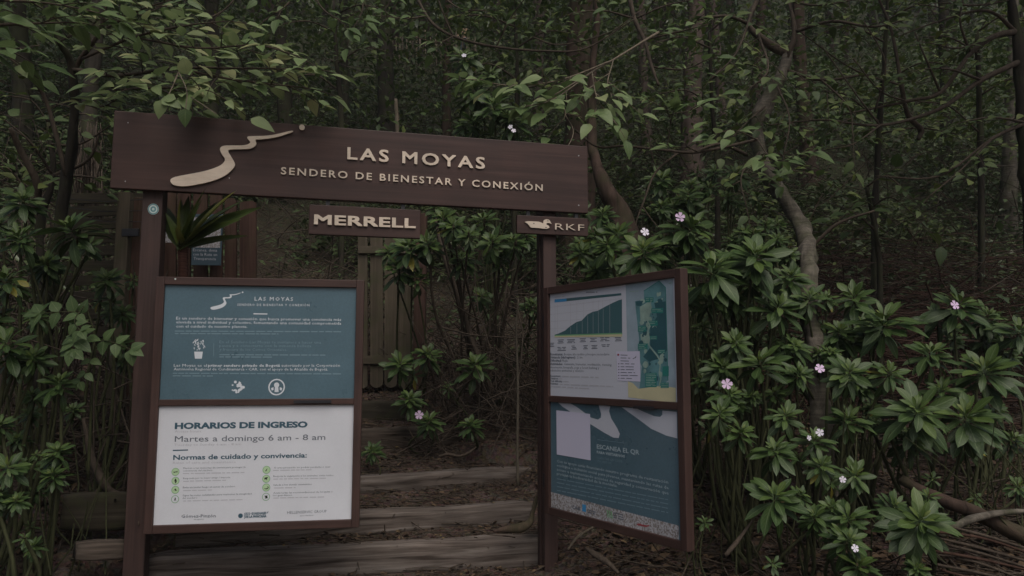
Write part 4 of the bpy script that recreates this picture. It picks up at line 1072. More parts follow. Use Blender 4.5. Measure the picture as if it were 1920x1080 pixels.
# shrubs at the left
GL_ = "broad-leaved shrubs left of the gate"
S("tall shrub with large star-shaped whorls left of the gate, below the header's end", (70, 4.7), [(43, 372, 54, 4.4), (130, 424, 70, 4.3), (35, 442, 58, 4.25), (85, 492, 38, 4.4), (165, 460, 34, 4.6)], group=GL_, filler=1, seed=21)
S("small whorled shrub pressed against the slatted fence", (215, 4.8), [(200, 522, 42, 4.6), (230, 585, 34, 4.8), (185, 560, 24, 4.7), (222, 640, 30, 4.8)], group=GL_, filler=1, seed=22)
S("shrub with a yellowed leaf at the outer left edge", (20, 4.1), [(10, 522, 54, 3.9), (10, 640, 64, 3.75), (62, 668, 46, 3.85), (-20, 590, 50, 3.9)], group=GL_, filler=1, seed=23)
yl = [o for o in bpy.data.objects if o.get("label", "").startswith("shrub with a yellowed leaf")][0]
mb = MB(); leaves(mb, T_OB, [at(32, 526, 3.82)], [(1, -.2, -.35)], [(0, -1, .6)], [.07], [1.0], np.array([1.6])); mb.build("yellow_leaf", M_IMP, yl, True)
S("shrub of drooping whorls low on bare stems, left of the edging timber", (100, 4.0), [(110, 716, 48, 3.9), (107, 845, 38, 3.85), (98, 890, 38, 3.8), (60, 740, 30, 4.0)], group=GL_, filler=1, seed=24)
S("low leafy shrub in the near left corner above the soil", (15, 3.7), [(13, 875, 44, 3.6), (0, 795, 36, 3.7), (30, 938, 28, 3.6), (68, 852, 18, 3.7), (45, 1008, 22, 3.6), (-15, 930, 34, 3.6)], group=GL_, filler=1, seed=25)
# shrubs inside the opening
GM = "broad-leaved shrubs inside the gate opening"
S("tall dark-stemmed shrub filling the opening between the middle sign and the duck sign", (905, 7.0), [(830, 408, 40, 6.2), (800, 455, 46, 6.2), (850, 422, 40, 6.1), (920, 452, 46, 6.2), (962, 452, 40, 6.3), (985, 438, 34, 6.4), (866, 482, 44, 6.3), (905, 410, 38, 6.5), (880, 440, 34, 6.0), (940, 480, 34, 6.4), (820, 390, 30, 6.4)], group=GM, seed=31, filler=0, stem_r=0.009, mat=M_TWIG)
S("dark shrub leaning over the boards of the picket gate", (800, 6.9), [(765, 462, 58, 6.3), (750, 500, 44, 6.4), (785, 520, 36, 6.3), (730, 470, 34, 6.5)], group=GM, filler=0, seed=32)
S("short shrub with two whorls in front of the picket gate's lower rail", (775, 6.9), [(801, 663, 40, 6.4), (750, 682, 42, 6.4), (775, 700, 26, 6.5)], group=GM, filler=0, seed=33)
S("single bright whorl on a thin stem amid dry twigs in the opening", (885, 6.6), [(890, 682, 48, 6.2)], group=GM, filler=0, seed=34)
S("low plant with a pink flower growing above a timber step", (800, 6.3), [(803, 788, 38, 6.0), (768, 747, 38, 6.2)], [(786, 778, 8.5, 5.85, 0)], group=GM, filler=0, seed=35)
S("small yellow-green plant hanging over the end of a timber step", (880, 6.1), [(882, 795, 34, 5.9), (840, 725, 24, 6.3)], group=GM, filler=0, seed=36)
S("small bright whorls half hidden behind the bare stake", (930, 7.0), [(903, 553, 34, 6.7), (998, 570, 30, 6.5), (1015, 560, 22, 6.6)], group=GM, filler=0, seed=37)
S("shrub with white flowers rising just over the top edge of the header board", (925, 8.2), [(885, 165, 52, 7.6), (925, 195, 52, 7.4), (885, 225, 46, 7.6), (960, 220, 50, 7.4), (900, 255, 40, 7.6), (960, 265, 40, 7.5), (870, 105, 44, 8.0)], [(957, 238, 5, 7.1, 1), (963, 245, 5, 7.1, 1), (870, 104, 5, 7.7, 1)], filler=1, seed=38)
S("shrub with dark whorls right behind the duck sign", (1140, 6.4), [(1120, 440, 44, 6.0), (1130, 400, 38, 6.2), (1105, 475, 40, 6.0), (1150, 490, 40, 5.9)], seed=39)

# ------------------------------------------------------------------ spiky plant behind the notice board
c = at(352, 600, 4.95); b0 = on_ground(c[0], c[1])
t = thing("spiky_plant", b0, "spiky palm-like plant with long strap leaves behind the teal notice board", "plant")
mb = MB(); top = at(343, 462, 4.24)
tube(mb, smooth_path([b0, (b0 + top) / 2 + np.array((0.02, 0, 0)), top], 8), 0.028, 9, wob=0.2)
mb.build("stem", bark_mat("ringed_stem", (0.06, 0.03, 0.022), (0.17, 0.08, 0.06), sz=90, sxy=8, bump=0.8), t, True)
mb = MB(); rg = np.random.default_rng(4)
tips = [(383, 352, 4.02), (428, 352, 4.02), (452, 372, 4.15), (478, 385, 4.2), (318, 372, 4.1), (312, 395, 4.15), (327, 420, 4.05), (350, 365, 4.25), (405, 368, 4.3), (440, 408, 4.1), (460, 438, 4.3), (300, 380, 4.35), (365, 375, 4.12), (418, 398, 4.05), (335, 370, 4.3)]
for i, (px, py, Y) in enumerate(tips):
    q = at(px, py, Y); d = q - top; L = np.linalg.norm(d) * 1.06
    n_ = np.cross(np.cross(d, (0, 0, 1.0)), d) + rg.normal(0, .15, 3) * L * L + np.array((0, -0.8, 0)) * L * L
    leaves(mb, leaf_template(8, w_strap, fold=0.35, curl=0.06 + 0.12 * rg.random()), [top - nrm(d) * 0.02 + rg.normal(0, .008, 3)], [d + np.array((0, 0, .1 * L))], [n_], [L], [np.clip(rg.normal(.42, .16), 0, 1) if i not in (4, 6) else 0.8], np.array([1.15 if i % 2 else 0.9]))
mb.build("strap_leaf", M_STRAP, t, True)

# ------------------------------------------------------------------ trees
def px_path(pts, n=6):
    """(px, py, radius px, Y) list -> smooth world path and radii."""
    P = np.array([np.append(at(x, y, Y), r / F * Y) for x, y, r, Y in pts])
    q = smooth_path(P, n); return q[:, :3], np.maximum(q[:, 3], 0.001)

def spray(ml, mt, path, rad, rg, twig=0.45, step=0.16, leaf=0.10, tilt=0.5, tint=(.5, .2), tpl=None, droop=0.15, start=0.15, flat=1.0, up0=0.0):
    """Side twigs with alternate leaves along a branch, held in a rather flat layer facing up and out."""
    tpl = tpl or T_OV
    path = np.asarray(path); seg = np.linalg.norm(np.diff(path, axis=0), axis=1); s = np.concatenate(([0], np.cumsum(seg)))
    x = s[-1] * start; side = 1
    P, D, Nn, Z, Tt = [], [], [], [], []
    while x <= s[-1]:
        c = np.array([np.interp(x, s, path[:, k]) for k in range(3)])
        i = min(np.searchsorted(s, x), len(path) - 1); d = nrm(path[i] - path[max(i - 1, 0)])
        hor = nrm(np.cross(d, (0, 0, 1.0)) + 1e-6)
        end = x >= s[-1] - step
        td = d if end else nrm(d * rg.uniform(.4, .9) + hor * side * rg.uniform(.5, 1.0) + np.array((0, 0, rg.normal(up0, .18))))
        L = twig * rg.uniform(.5, 1.15) * (1.1 - 0.45 * x / s[-1])
        k = max(3, int(L / (leaf * 0.62)))
        tp = np.array([c + td * L * j / k + np.array((0, 0, -droop * L * (j / k) ** 2)) for j in range(k + 1)])
        tube(mt, tp, np.linspace(0.0035, 0.0012, k + 1) + 0.0006, 4)
        th = nrm(np.cross(td, (0, 0, 1.0)))
        for j in range(1, k + 1):
            for sgn in ((-1, 1) if rg.random() < .35 else ((1,) if j % 2 else (-1,))):
                if rg.random() < .12: continue
                ld = td * rg.uniform(.25, .8) + th * sgn * rg.uniform(.6, 1.0) * flat + np.array((0, 0, rg.normal(-.12, .22)))
                if j == k: ld = td + rg.normal(0, .25, 3)
                P.append(tp[j] + nrm(ld) * leaf * .12); D.append(ld); Nn.append(np.array((rg.normal(0, .32), -tilt + rg.normal(0, .32), 1.0))); Z.append(leaf * rg.uniform(.6, 1.25)); Tt.append(rg.normal(*tint))
        side *= -1; x += step * rg.uniform(.7, 1.3)
    if P: leaves(ml, tpl, P, D, Nn, Z, np.clip(Tt, 0, 1), rg.uniform(.85, 1.15, len(P)))

def tree_parts(t, trunk, branches, sprays, mat_t, mat_b, mat_l, seed, sides=12, crown="crown", **kw):
    rg = np.random.default_rng(seed)
    if trunk:
        mb = MB(); p, r = px_path(trunk, 7); tube(mb, p, r, sides, wob=0.6); mb.build("trunk", mat_t, t, True)
    for br in branches:
        mb = MB(); p, r = px_path(br, 6); tube(mb, p, r, 8, wob=0.25); mb.build("branch", mat_b, t, True)
    if sprays:
        ml, mt = MB(), MB()
        for sp in sprays:
            o = dict(kw); 
            if isinstance(sp[-1], dict): o.update(sp[-1]); sp = sp[:-1]
            p, r = px_path(sp, 6); tube(mt, p, r, 6, wob=0.2); spray(ml, mt, p, r, rg, **o)
        c = ml.build(crown, mat_l, t, True)
        mt.build("twig", mat_b, c, True)

def tree_thing(label, first, name="tree", cat="tree", group=None):
    p = at(*first); b = on_ground(p[0], p[1], -0.1)
    return thing(name, b, label, cat, group), b

# near tree at the left, its leafy layers reaching over the header
t, b = tree_thing("thin dark tree left of the header with light green leaf layers reaching over the board", (120, 600, 4.9))
q = at(110, 600, 4.9); 
tree_parts(t, [(70, 740, 14, 4.8), (92, 560, 11, 4.8), (112, 420, 10, 4.8), (132, 290, 9, 4.75), (139, 215, 8, 4.7), (135, 125, 7, 4.6), (112, 78, 6, 4.5), (85, 10, 4, 4.4)],
    [[(136, 150, 5, 4.65), (150, 112, 5, 4.6), (185, 62, 4, 4.5), (205, -20, 3, 4.4)], [(66, 400, 7, 4.9), (70, 345, 7, 4.8), (40, 285, 6, 4.7), (20, 240, 4, 4.6)], [(125, 330, 5, 4.75), (90, 200, 4, 4.7), (62, 150, 3, 4.6), (20, 110, 2, 4.5)]],
    [[(137, 130, 4, 4.6), (220, 142, 4, 4.5), (330, 128, 3, 4.3), (450, 128, 2, 4.1), (590, 130, 1, 4.0)],
     [(330, 128, 3, 4.3), (430, 148, 2, 4.15), (510, 158, 1.5, 4.05), (580, 165, 1, 4.0)],
     [(150, 112, 3, 4.6), (250, 70, 3, 4.4), (350, 48, 2, 4.2), (420, 40, 1, 4.1)],
     [(185, 62, 3, 4.5), (260, 20, 2, 4.3), (340, -5, 1, 4.2)],
     [(200, 170, 2, 4.5), (280, 165, 2, 4.2), (380, 168, 1, 4.0), (420, 185, 1, 4.0)],
     [(250, 70, 2, 4.4), (370, 90, 2, 4.2), (480, 85, 1.5, 4.1), (560, 105, 1, 4.0)],
     [(112, 78, 2, 4.5), (180, 40, 2, 4.2), (150, 5, 1, 4.0)],
     [(137, 190, 2, 4.7), (190, 200, 2, 4.6), (230, 180, 1, 4.4)]],
    M_BARKD, M_TWIG, M_SPRAY, 41, twig=0.36, step=0.085, leaf=0.122, tilt=0.55, tint=(.74, .17), droop=0.2)
# branch entering from the left edge, large leaves close to the camera
t = thing("overhanging_branch", at(-260, 40, 3.1), "leafy branch with big pale leaves poking in at the upper left corner", "branch")
tree_parts(t, None, [], [[(-260, 40, 5, 3.1), (-80, 50, 4, 3.05), (30, 45, 3, 3.0), (120, 42, 1.5, 3.1)], [(-260, 40, 4, 3.1), (-60, 5, 3, 3.0), (80, 5, 2, 3.1), (190, 25, 1, 3.2)], [(-80, 50, 2, 3.05), (10, 90, 1.5, 2.9), (75, 85, 1, 2.9)]], M_BARKD, M_TWIG, M_SPRAY, 42, twig=0.26, step=0.09, leaf=0.115, tilt=0.7, tint=(.42, .15))
def shade_leaves(t, c, ext, n, leaf, seed, mat):
    """Unseen leaf clumps added above the frame to shade the boards and shrubs."""
    rg = np.random.default_rng(seed); P, D, Nn, Z = [], [], [], []
    for i in range(n // 18):
        q = np.array(c) + rg.uniform(-1, 1, 3) * np.array(ext)
        for j in range(18):
            P.append(q + rg.normal(0, .16, 3)); D.append(rg.normal(0, 1, 3) * (1, 1, .5)); Nn.append((rg.normal(0, .4), rg.normal(0, .4), 1)); Z.append(leaf * rg.uniform(.7, 1.3))
    mb = MB(); leaves(mb, T_LO, P, D, Nn, Z, np.clip(rg.normal(.5, .2, len(P)), 0, 1), rg.uniform(1, 1.4, len(P)))
    return mb.build("crown", mat, t, True)  # out-of-view leaf mass, added for the shade it casts
shade_leaves(t, (-3.3, 2.3, 4.6), (1.3, 1.6, .5), 900, .15, 5, M_SPRAY)  # added out of view at the left front to darken boards and left shrubs
# darker foliage at the left, between fence and header
t, b = tree_thing("shaded small-leaved sapling left of the header board's end", (60, 700, 5.2), "sapling", "sapling")
tree_parts(t, [(60, 700, 9, 5.2), (80, 560, 8, 5.2), (75, 420, 7, 5.2), (100, 330, 5, 5.2), (90, 230, 3, 5.2)], [[(98, 330, 4, 5.2), (165, 300, 3, 5.15), (190, 240, 2, 5.1)]],
    [[(75, 420, 3, 5.2), (30, 330, 2, 5.1), (-20, 300, 1, 5.0)], [(100, 330, 3, 5.2), (60, 270, 2, 5.0), (10, 225, 1, 4.9)], [(90, 270, 2, 5.2), (150, 270, 2, 5.1), (215, 230, 1, 5.0)], [(90, 230, 2, 5.2), (60, 190, 1.5, 5.1), (20, 180, 1, 5.0)], [(90, 240, 2, 5.2), (130, 215, 2, 5.1), (175, 215, 1, 5.1)], [(100, 330, 2, 5.2), (150, 330, 2, 5.0), (190, 335, 1, 5.0)]],
    M_BARKD, M_TWIG, M_DARKLEAF, 43, twig=0.3, step=0.11, leaf=0.1, tilt=0.6, tint=(.6, .2))
# single hanging leaves in front of the header
mb, mt = MB(), MB()
t = thing("overhanging_branch", at(300, 165, 3.85), "thin hanging twig with three rounded leaves before the header's upper left", "branch")
for pts in ([(335, 135, 1.5, 3.95), (320, 170, 1.2, 3.85), (310, 188, 1, 3.8)], [(335, 135, 1.3, 3.95), (350, 170, 1, 3.8), (348, 205, 1, 3.75)], [(358, 182, 1.0, 3.85), (385, 200, 1.0, 3.8), (407, 214, .8, 3.8)]):
    p, r = px_path(pts, 5); tube(mt, p, np.maximum(r, .0013), 5)
for px, py, s_, dx, dz, ti in ((306, 187, .105, -.25, -1, .78), (303, 186, .10, 1.0, -.25, .62), (330, 185, .085, -1, .05, .7), (348, 203, .10, 0, -1, .2), (318, 190, .07, 1, -.5, .6)):
    leaves(mb, T_OV, [at(px, py, 3.8)], [(dx, -.1, dz)], [(0.1, -1, .45)], [s_], [ti], np.array([1.35]))
c_ = mb.build("leaf", M_SPRAY, t, True); mt.build("twig", M_TWIGPALE, t, True)

# middle spray hanging in from the right over the header
t = thing("overhanging_branch", at(1200, 120, 5.3), "light green leafy branch spreading above the right half of the header", "branch")
tree_parts(t, None, [[(1235, 60, 2.5, 5.6), (1150, 112, 2, 5.4), (1110, 135, 1.6, 5.3), (1040, 178, 1.2, 5.1)], [(1060, 215, 1, 5.0), (1075, 250, .9, 4.9), (1050, 300, .8, 4.8)]],
    [[(1150, 112, 1.5, 5.4), (1050, 150, 1.3, 5.1), (960, 160, 1, 5.0), (880, 148, .8, 4.9)], [(1110, 135, 1.5, 5.3), (1040, 185, 1.2, 5.1), (985, 200, 1, 5.0)], [(1110, 135, 1.2, 5.3), (1120, 185, 1, 5.1), (1150, 225, .9, 5.0)], [(1150, 112, 1.2, 5.4), (1140, 165, 1, 5.2), (1180, 195, .8, 5.1)], [(1050, 180, 1, 5.1), (1060, 215, 1, 5.0), (1045, 235, .8, 5.0)]],
    M_BARKD, M_TWIGPALE, M_SPRAY, 45, twig=0.24, step=0.10, leaf=0.15, tilt=0.75, tint=(.62, .17), start=0.3)
t = thing("overhanging_branch", at(1440, 255, 5.2), "long horizontal twig with pale rounded leaf clusters, right of the header's end", "branch")
tree_parts(t, None, [[(1080, 245, 2.4, 5.4), (1120, 275, 2.3, 5.3), (1170, 274, 2.3, 5.3), (1250, 282, 2.6, 5.2), (1310, 285, 2.8, 5.2), (1420, 262, 3.2, 5.2)], [(1275, 284, 2.2, 5.2), (1230, 322, 2, 5.15), (1208, 375, 1.8, 5.1), (1195, 410, 1.3, 5.1), (1190, 432, 1, 5.1)], [(1205, 388, 1.2, 5.1), (1222, 412, 1, 5.1), (1236, 428, .8, 5.1)], [(1232, 318, 1, 5.2), (1222, 290, 1, 5.2), (1215, 240, .8, 5.2)]],
    [[(1310, 285, 1.5, 5.2), (1285, 270, 1, 5.1), (1300, 240, .8, 5.1)], [(1420, 262, 1.5, 5.2), (1380, 245, 1, 5.0), (1340, 250, .8, 4.9)], [(1420, 262, 1.5, 5.2), (1450, 300, 1, 5.0), (1490, 290, .8, 4.9)], [(1250, 282, 1, 5.2), (1255, 215, .9, 5.2), (1210, 185, .7, 5.2)], [(1255, 215, .9, 5.2), (1300, 205, .8, 5.2), (1345, 180, .7, 5.2)]],
    M_BARKD, M_TWIG, M_SPRAY, 46, twig=0.16, step=0.09, leaf=0.13, tilt=0.8, tint=(.5, .18), start=0.4)

# crooked pale trunk at the right
t, b = tree_thing("crooked grey mossy tree with a leaning pale trunk rising out of the shrubs", (1545, 870, 5.6))
tree_parts(t, [(1550, 960, 22, 4.72), (1543, 860, 20, 4.74), (1536, 740, 18.5, 4.76), (1523, 645, 16, 4.82), (1515, 545, 16, 5.0), (1514, 475, 17, 5.3), (1503, 425, 14, 5.7), (1474, 378, 13, 5.8), (1444, 335, 15, 5.9), (1424, 285, 12, 6.0), (1420, 240, 14, 6.05), (1434, 198, 15, 6.1), (1456, 158, 13, 6.1), (1472, 120, 10, 6.1), (1478, 96, 8, 6.1)],
    [[(1478, 100, 9, 6.1), (1450, 88, 9, 6.1), (1420, 66, 7, 6.1), (1405, 45, 5, 6.15), (1415, 10, 5, 6.2), (1440, -40, 3, 6.3)], [(1474, 110, 8, 6.1), (1490, 60, 5, 6.1), (1478, 0, 3, 6.2)], [(1400, 290, 4, 5.9), (1350, 270, 3, 5.7), (1300, 285, 2, 5.5), (1262, 288, 1.5, 5.4)], [(1515, 470, 4, 5.6), (1570, 420, 3, 5.5), (1640, 395, 2, 5.4)]],
    [[(1405, 45, 4, 6.15), (1360, 30, 3, 6.0), (1290, 40, 2, 5.9)], [(1490, 60, 4, 6.1), (1560, 40, 3, 5.9), (1640, 50, 2, 5.8), (1720, 30, 1, 5.7)], [(1470, 130, 4, 6.1), (1540, 150, 3, 5.9), (1620, 140, 2, 5.8)], [(1415, 10, 3, 6.2), (1380, 100, 2, 5.9), (1330, 150, 1.5, 5.8)], [(1478, 0, 3, 6.2), (1530, 10, 2, 6.0), (1600, 0, 1, 5.9)], [(1420, 60, 3, 6.1), (1440, 130, 2, 5.7), (1400, 170, 1, 5.6)], [(1540, 150, 2, 5.9), (1590, 200, 1.5, 5.7), (1600, 260, 1, 5.6)], [(1434, 200, 2, 6.0), (1400, 230, 1.5, 5.8), (1370, 260, 1, 5.7)], [(1456, 160, 2, 6.0), (1480, 220, 1.5, 5.7), (1470, 290, 1, 5.6)], [(1444, 335, 2, 5.9), (1480, 320, 1.5, 5.6), (1530, 330, 1, 5.5)], [(1424, 285, 2, 5.9), (1390, 330, 1.5, 5.6), (1400, 390, 1, 5.5)]],
    M_BARKG, M_TWIG, M_DARKLEAF, 47, twig=0.4, step=0.13, leaf=0.10, tilt=0.7, tint=(.6, .22), droop=0.25, start=0.1)
# twiggy thicket tree further right
t, b = tree_thing("twiggy dark tree with long slanting bare branches at the far right", (1900, 700, 6.2))
tree_parts(t, [(1960, 700, 16, 6.2), (1935, 420, 14, 6.2), (1920, 220, 12, 6.2), (1905, 60, 9, 6.2), (1890, -40, 6, 6.2)],
    [[(1905, 60, 7, 6.2), (1867, 67, 6, 6.1), (1820, 100, 5, 6.0), (1763, 173, 4, 5.9), (1700, 190, 3, 5.9), (1580, 215, 1.5, 5.9)], [(1925, 110, 6, 6.2), (1840, 150, 5, 6.1), (1760, 205, 4, 6.0), (1650, 235, 3, 5.9), (1540, 225, 2, 5.9), (1440, 235, 1, 5.9)], [(1722, 262, 4, 6.6), (1726, 242, 6, 6.6), (1702, 215, 4.5, 6.5), (1690, 160, 4, 6.4), (1672, 60, 3, 6.4), (1640, -20, 2, 6.4)], [(1905, 60, 4, 6.2), (1850, 20, 3, 6.0), (1760, 40, 2, 5.9), (1680, 70, 1, 5.8)], [(1763, 173, 3, 5.9), (1740, 120, 2, 5.8), (1715, 60, 1.5, 5.8)], [(1820, 100, 3, 6.0), (1800, 40, 2, 5.9), (1810, -20, 1.5, 5.9)], [(1650, 235, 2, 5.9), (1600, 170, 1.5, 5.8), (1540, 85, 1, 5.8)], [(1925, 230, 4, 6.2), (1860, 260, 3, 6.0), (1760, 330, 2, 5.9), (1640, 330, 1, 5.8)], [(1640, 210, 2, 5.9), (1660, 120, 1.5, 5.8), (1620, 40, 1, 5.8)], [(1690, 160, 2, 6.4), (1600, 130, 1.5, 6.2), (1500, 60, 1, 6.0)]],
    [[(1867, 67, 3, 6.1), (1800, 90, 2, 5.8), (1740, 80, 1, 5.7)], [(1840, 150, 3, 6.1), (1780, 130, 2, 5.8), (1720, 130, 1, 5.7)], [(1700, 190, 2, 5.9), (1650, 170, 1.5, 5.8), (1600, 110, 1, 5.7)], [(1890, 0, 3, 6.2), (1830, 10, 2, 5.9), (1760, 5, 1, 5.8)], [(1925, 230, 3, 6.2), (1860, 220, 2, 5.9), (1800, 230, 1, 5.8)], [(1650, 235, 2, 5.9), (1600, 270, 1.5, 5.7), (1550, 280, 1, 5.7)], [(1860, 260, 2, 6.0), (1800, 320, 1.5, 5.8), (1740, 370, 1, 5.7)]],
    M_BARKD, M_TWIG, M_DARKLEAF, 48, twig=0.35, step=0.16, leaf=0.085, tilt=0.7, tint=(.55, .22), droop=0.2, start=0.1)
shade_leaves(t, (4.6, 5.6, 5.6), (2.0, 1.9, .6), 2200, .15, 6, M_DARKLEAF)  # added out of view above the right bank to shade the shrubs
# overhanging leafy limb in the top middle
t = thing("overhanging_branch", at(760, -80, 6.0), "dark curved twig with yellow-green leaves across the top, over the header's middle", "branch")
tree_parts(t, None, [[(760, -60, 3, 6.2), (800, 30, 3, 6.1), (850, 68, 2.6, 6.0), (930, 88, 2.4, 5.9), (1030, 96, 2, 5.8), (1100, 90, 1.6, 5.8), (1190, 35, 1.2, 5.8)], [(850, 68, 2, 6.0), (833, 30, 1.6, 6.0), (815, -20, 1.2, 6.0)], [(1000, 70, 1.6, 6.0), (1050, 84, 1.4, 5.9), (1140, 62, 1.2, 5.8), (1200, 20, 1, 5.8)], [(1175, -30, 5, 6.0), (1190, 35, 4.4, 5.9), (1208, 75, 4, 5.8), (1222, 125, 3.4, 5.7), (1235, 160, 2.6, 5.6)]],
    [[(760, -40, 2, 6.2), (720, 20, 1.5, 6.0), (690, 50, 1, 5.9)], [(800, 30, 2, 6.1), (760, 35, 1.5, 5.9), (720, 30, 1, 5.8)], [(815, -20, 2, 6.0), (860, 15, 1.5, 5.9), (910, 20, 1, 5.8)], [(930, 88, 1.6, 5.9), (960, 30, 1.4, 5.9), (990, -10, 1, 5.8)], [(850, 68, 1.6, 6.0), (820, 80, 1.4, 5.9), (780, 70, 1, 5.8)], [(1190, 35, 2, 5.9), (1130, 20, 1.5, 5.8), (1070, 25, 1, 5.7)], [(1208, 75, 2, 5.8), (1270, 60, 1.5, 5.7), (1330, 45, 1, 5.6)], [(1190, 35, 2, 5.9), (1250, 10, 1.5, 5.8), (1300, 0, 1, 5.7)], [(1222, 125, 2, 5.7), (1280, 130, 1.5, 5.6), (1330, 110, 1, 5.5)]],
    M_BARKD, M_TWIG, M_SPRAY, 49, twig=0.3, step=0.13, leaf=0.115, tilt=0.7, tint=(.35, .17), start=0.2)
t = thing("overhanging_branch", at(560, -70, 5.0), "dim leafy branch hanging down from the top edge over the left half of the header", "branch")
tree_parts(t, None, [], [[(560, -70, 2, 5.0), (545, 0, 1.6, 4.9), (500, 35, 1, 4.8)], [(560, -70, 2, 5.0), (600, 10, 1.6, 4.9), (640, 40, 1, 4.8)], [(480, -60, 2, 5.0), (430, 10, 1.6, 4.9), (390, 35, 1, 4.8)], [(640, -60, 2, 5.0), (680, 5, 1.6, 5.0), (660, 60, 1, 4.9)], [(400, -50, 2, 4.8), (340, 0, 1.6, 4.7), (290, 15, 1, 4.6)]], M_BARKD, M_TWIG, M_SPRAY, 50, twig=0.26, step=0.12, leaf=0.11, tilt=0.7, tint=(.3, .15), start=0.2)
# compound leaves at the left of the post
t, b = tree_thing("sapling with paired rounded leaflets beside the sticker post", (170, 800, 4.1), "sapling", "sapling")
mb, mt = MB(), MB(); rg = np.random.default_rng(8)
p, r = px_path([(165, 900, 3, 4.1), (172, 740, 2.5, 4.0), (178, 640, 2, 3.9), (160, 570, 1.5, 3.85)], 6)
tube(mt, p, r, 6)
for pts, n_, lf in (([(176, 660, 1.2, 3.9), (150, 630, 1, 3.75), (136, 655, .8, 3.7)], 4, .105), ([(172, 600, 1.2, 3.9), (140, 585, 1, 3.8), (75, 587, .7, 3.75)], 4, .10), ([(178, 640, 1.2, 3.9), (205, 640, 1, 3.8), (245, 655, .7, 3.75)], 3, .095), ([(160, 570, 1.2, 3.85), (140, 600, 1, 3.75), (150, 620, .8, 3.7)], 3, .08), ([(178, 640, 1, 3.9), (165, 690, .8, 3.8), (150, 715, .6, 3.8)], 3, .07)):
    p, r = px_path(pts, 6); tube(mt, p, np.maximum(r, .0012), 5)
    for j in np.linspace(0.35, 1.0, n_):
        i = int(j * (len(p) - 1)); d = nrm(p[i] - p[i - 1]); s_ = nrm(np.cross(d, (0, -1, .3)))
        for sg in (-1, 1):
            leaves(mb, T_OV, [p[i]], [d * .5 + s_ * sg + rg.normal(0, .12, 3)], [np.array((0, -1, .75)) + rg.normal(0, .15, 3)], [.85 * lf * rg.uniform(.85, 1.1)], [np.clip(rg.normal(.28, .1), 0, 1)], np.array([1.3]))
    leaves(mb, T_OV, [p[-1]], [p[-1] - p[-3]], [np.array((0, -1, .75))], [.85 * lf], [.3], np.array([1.2]))
c_ = mb.build("crown", M_SPRAY, t, True); mt.build("twig", M_STEM, c_, True)

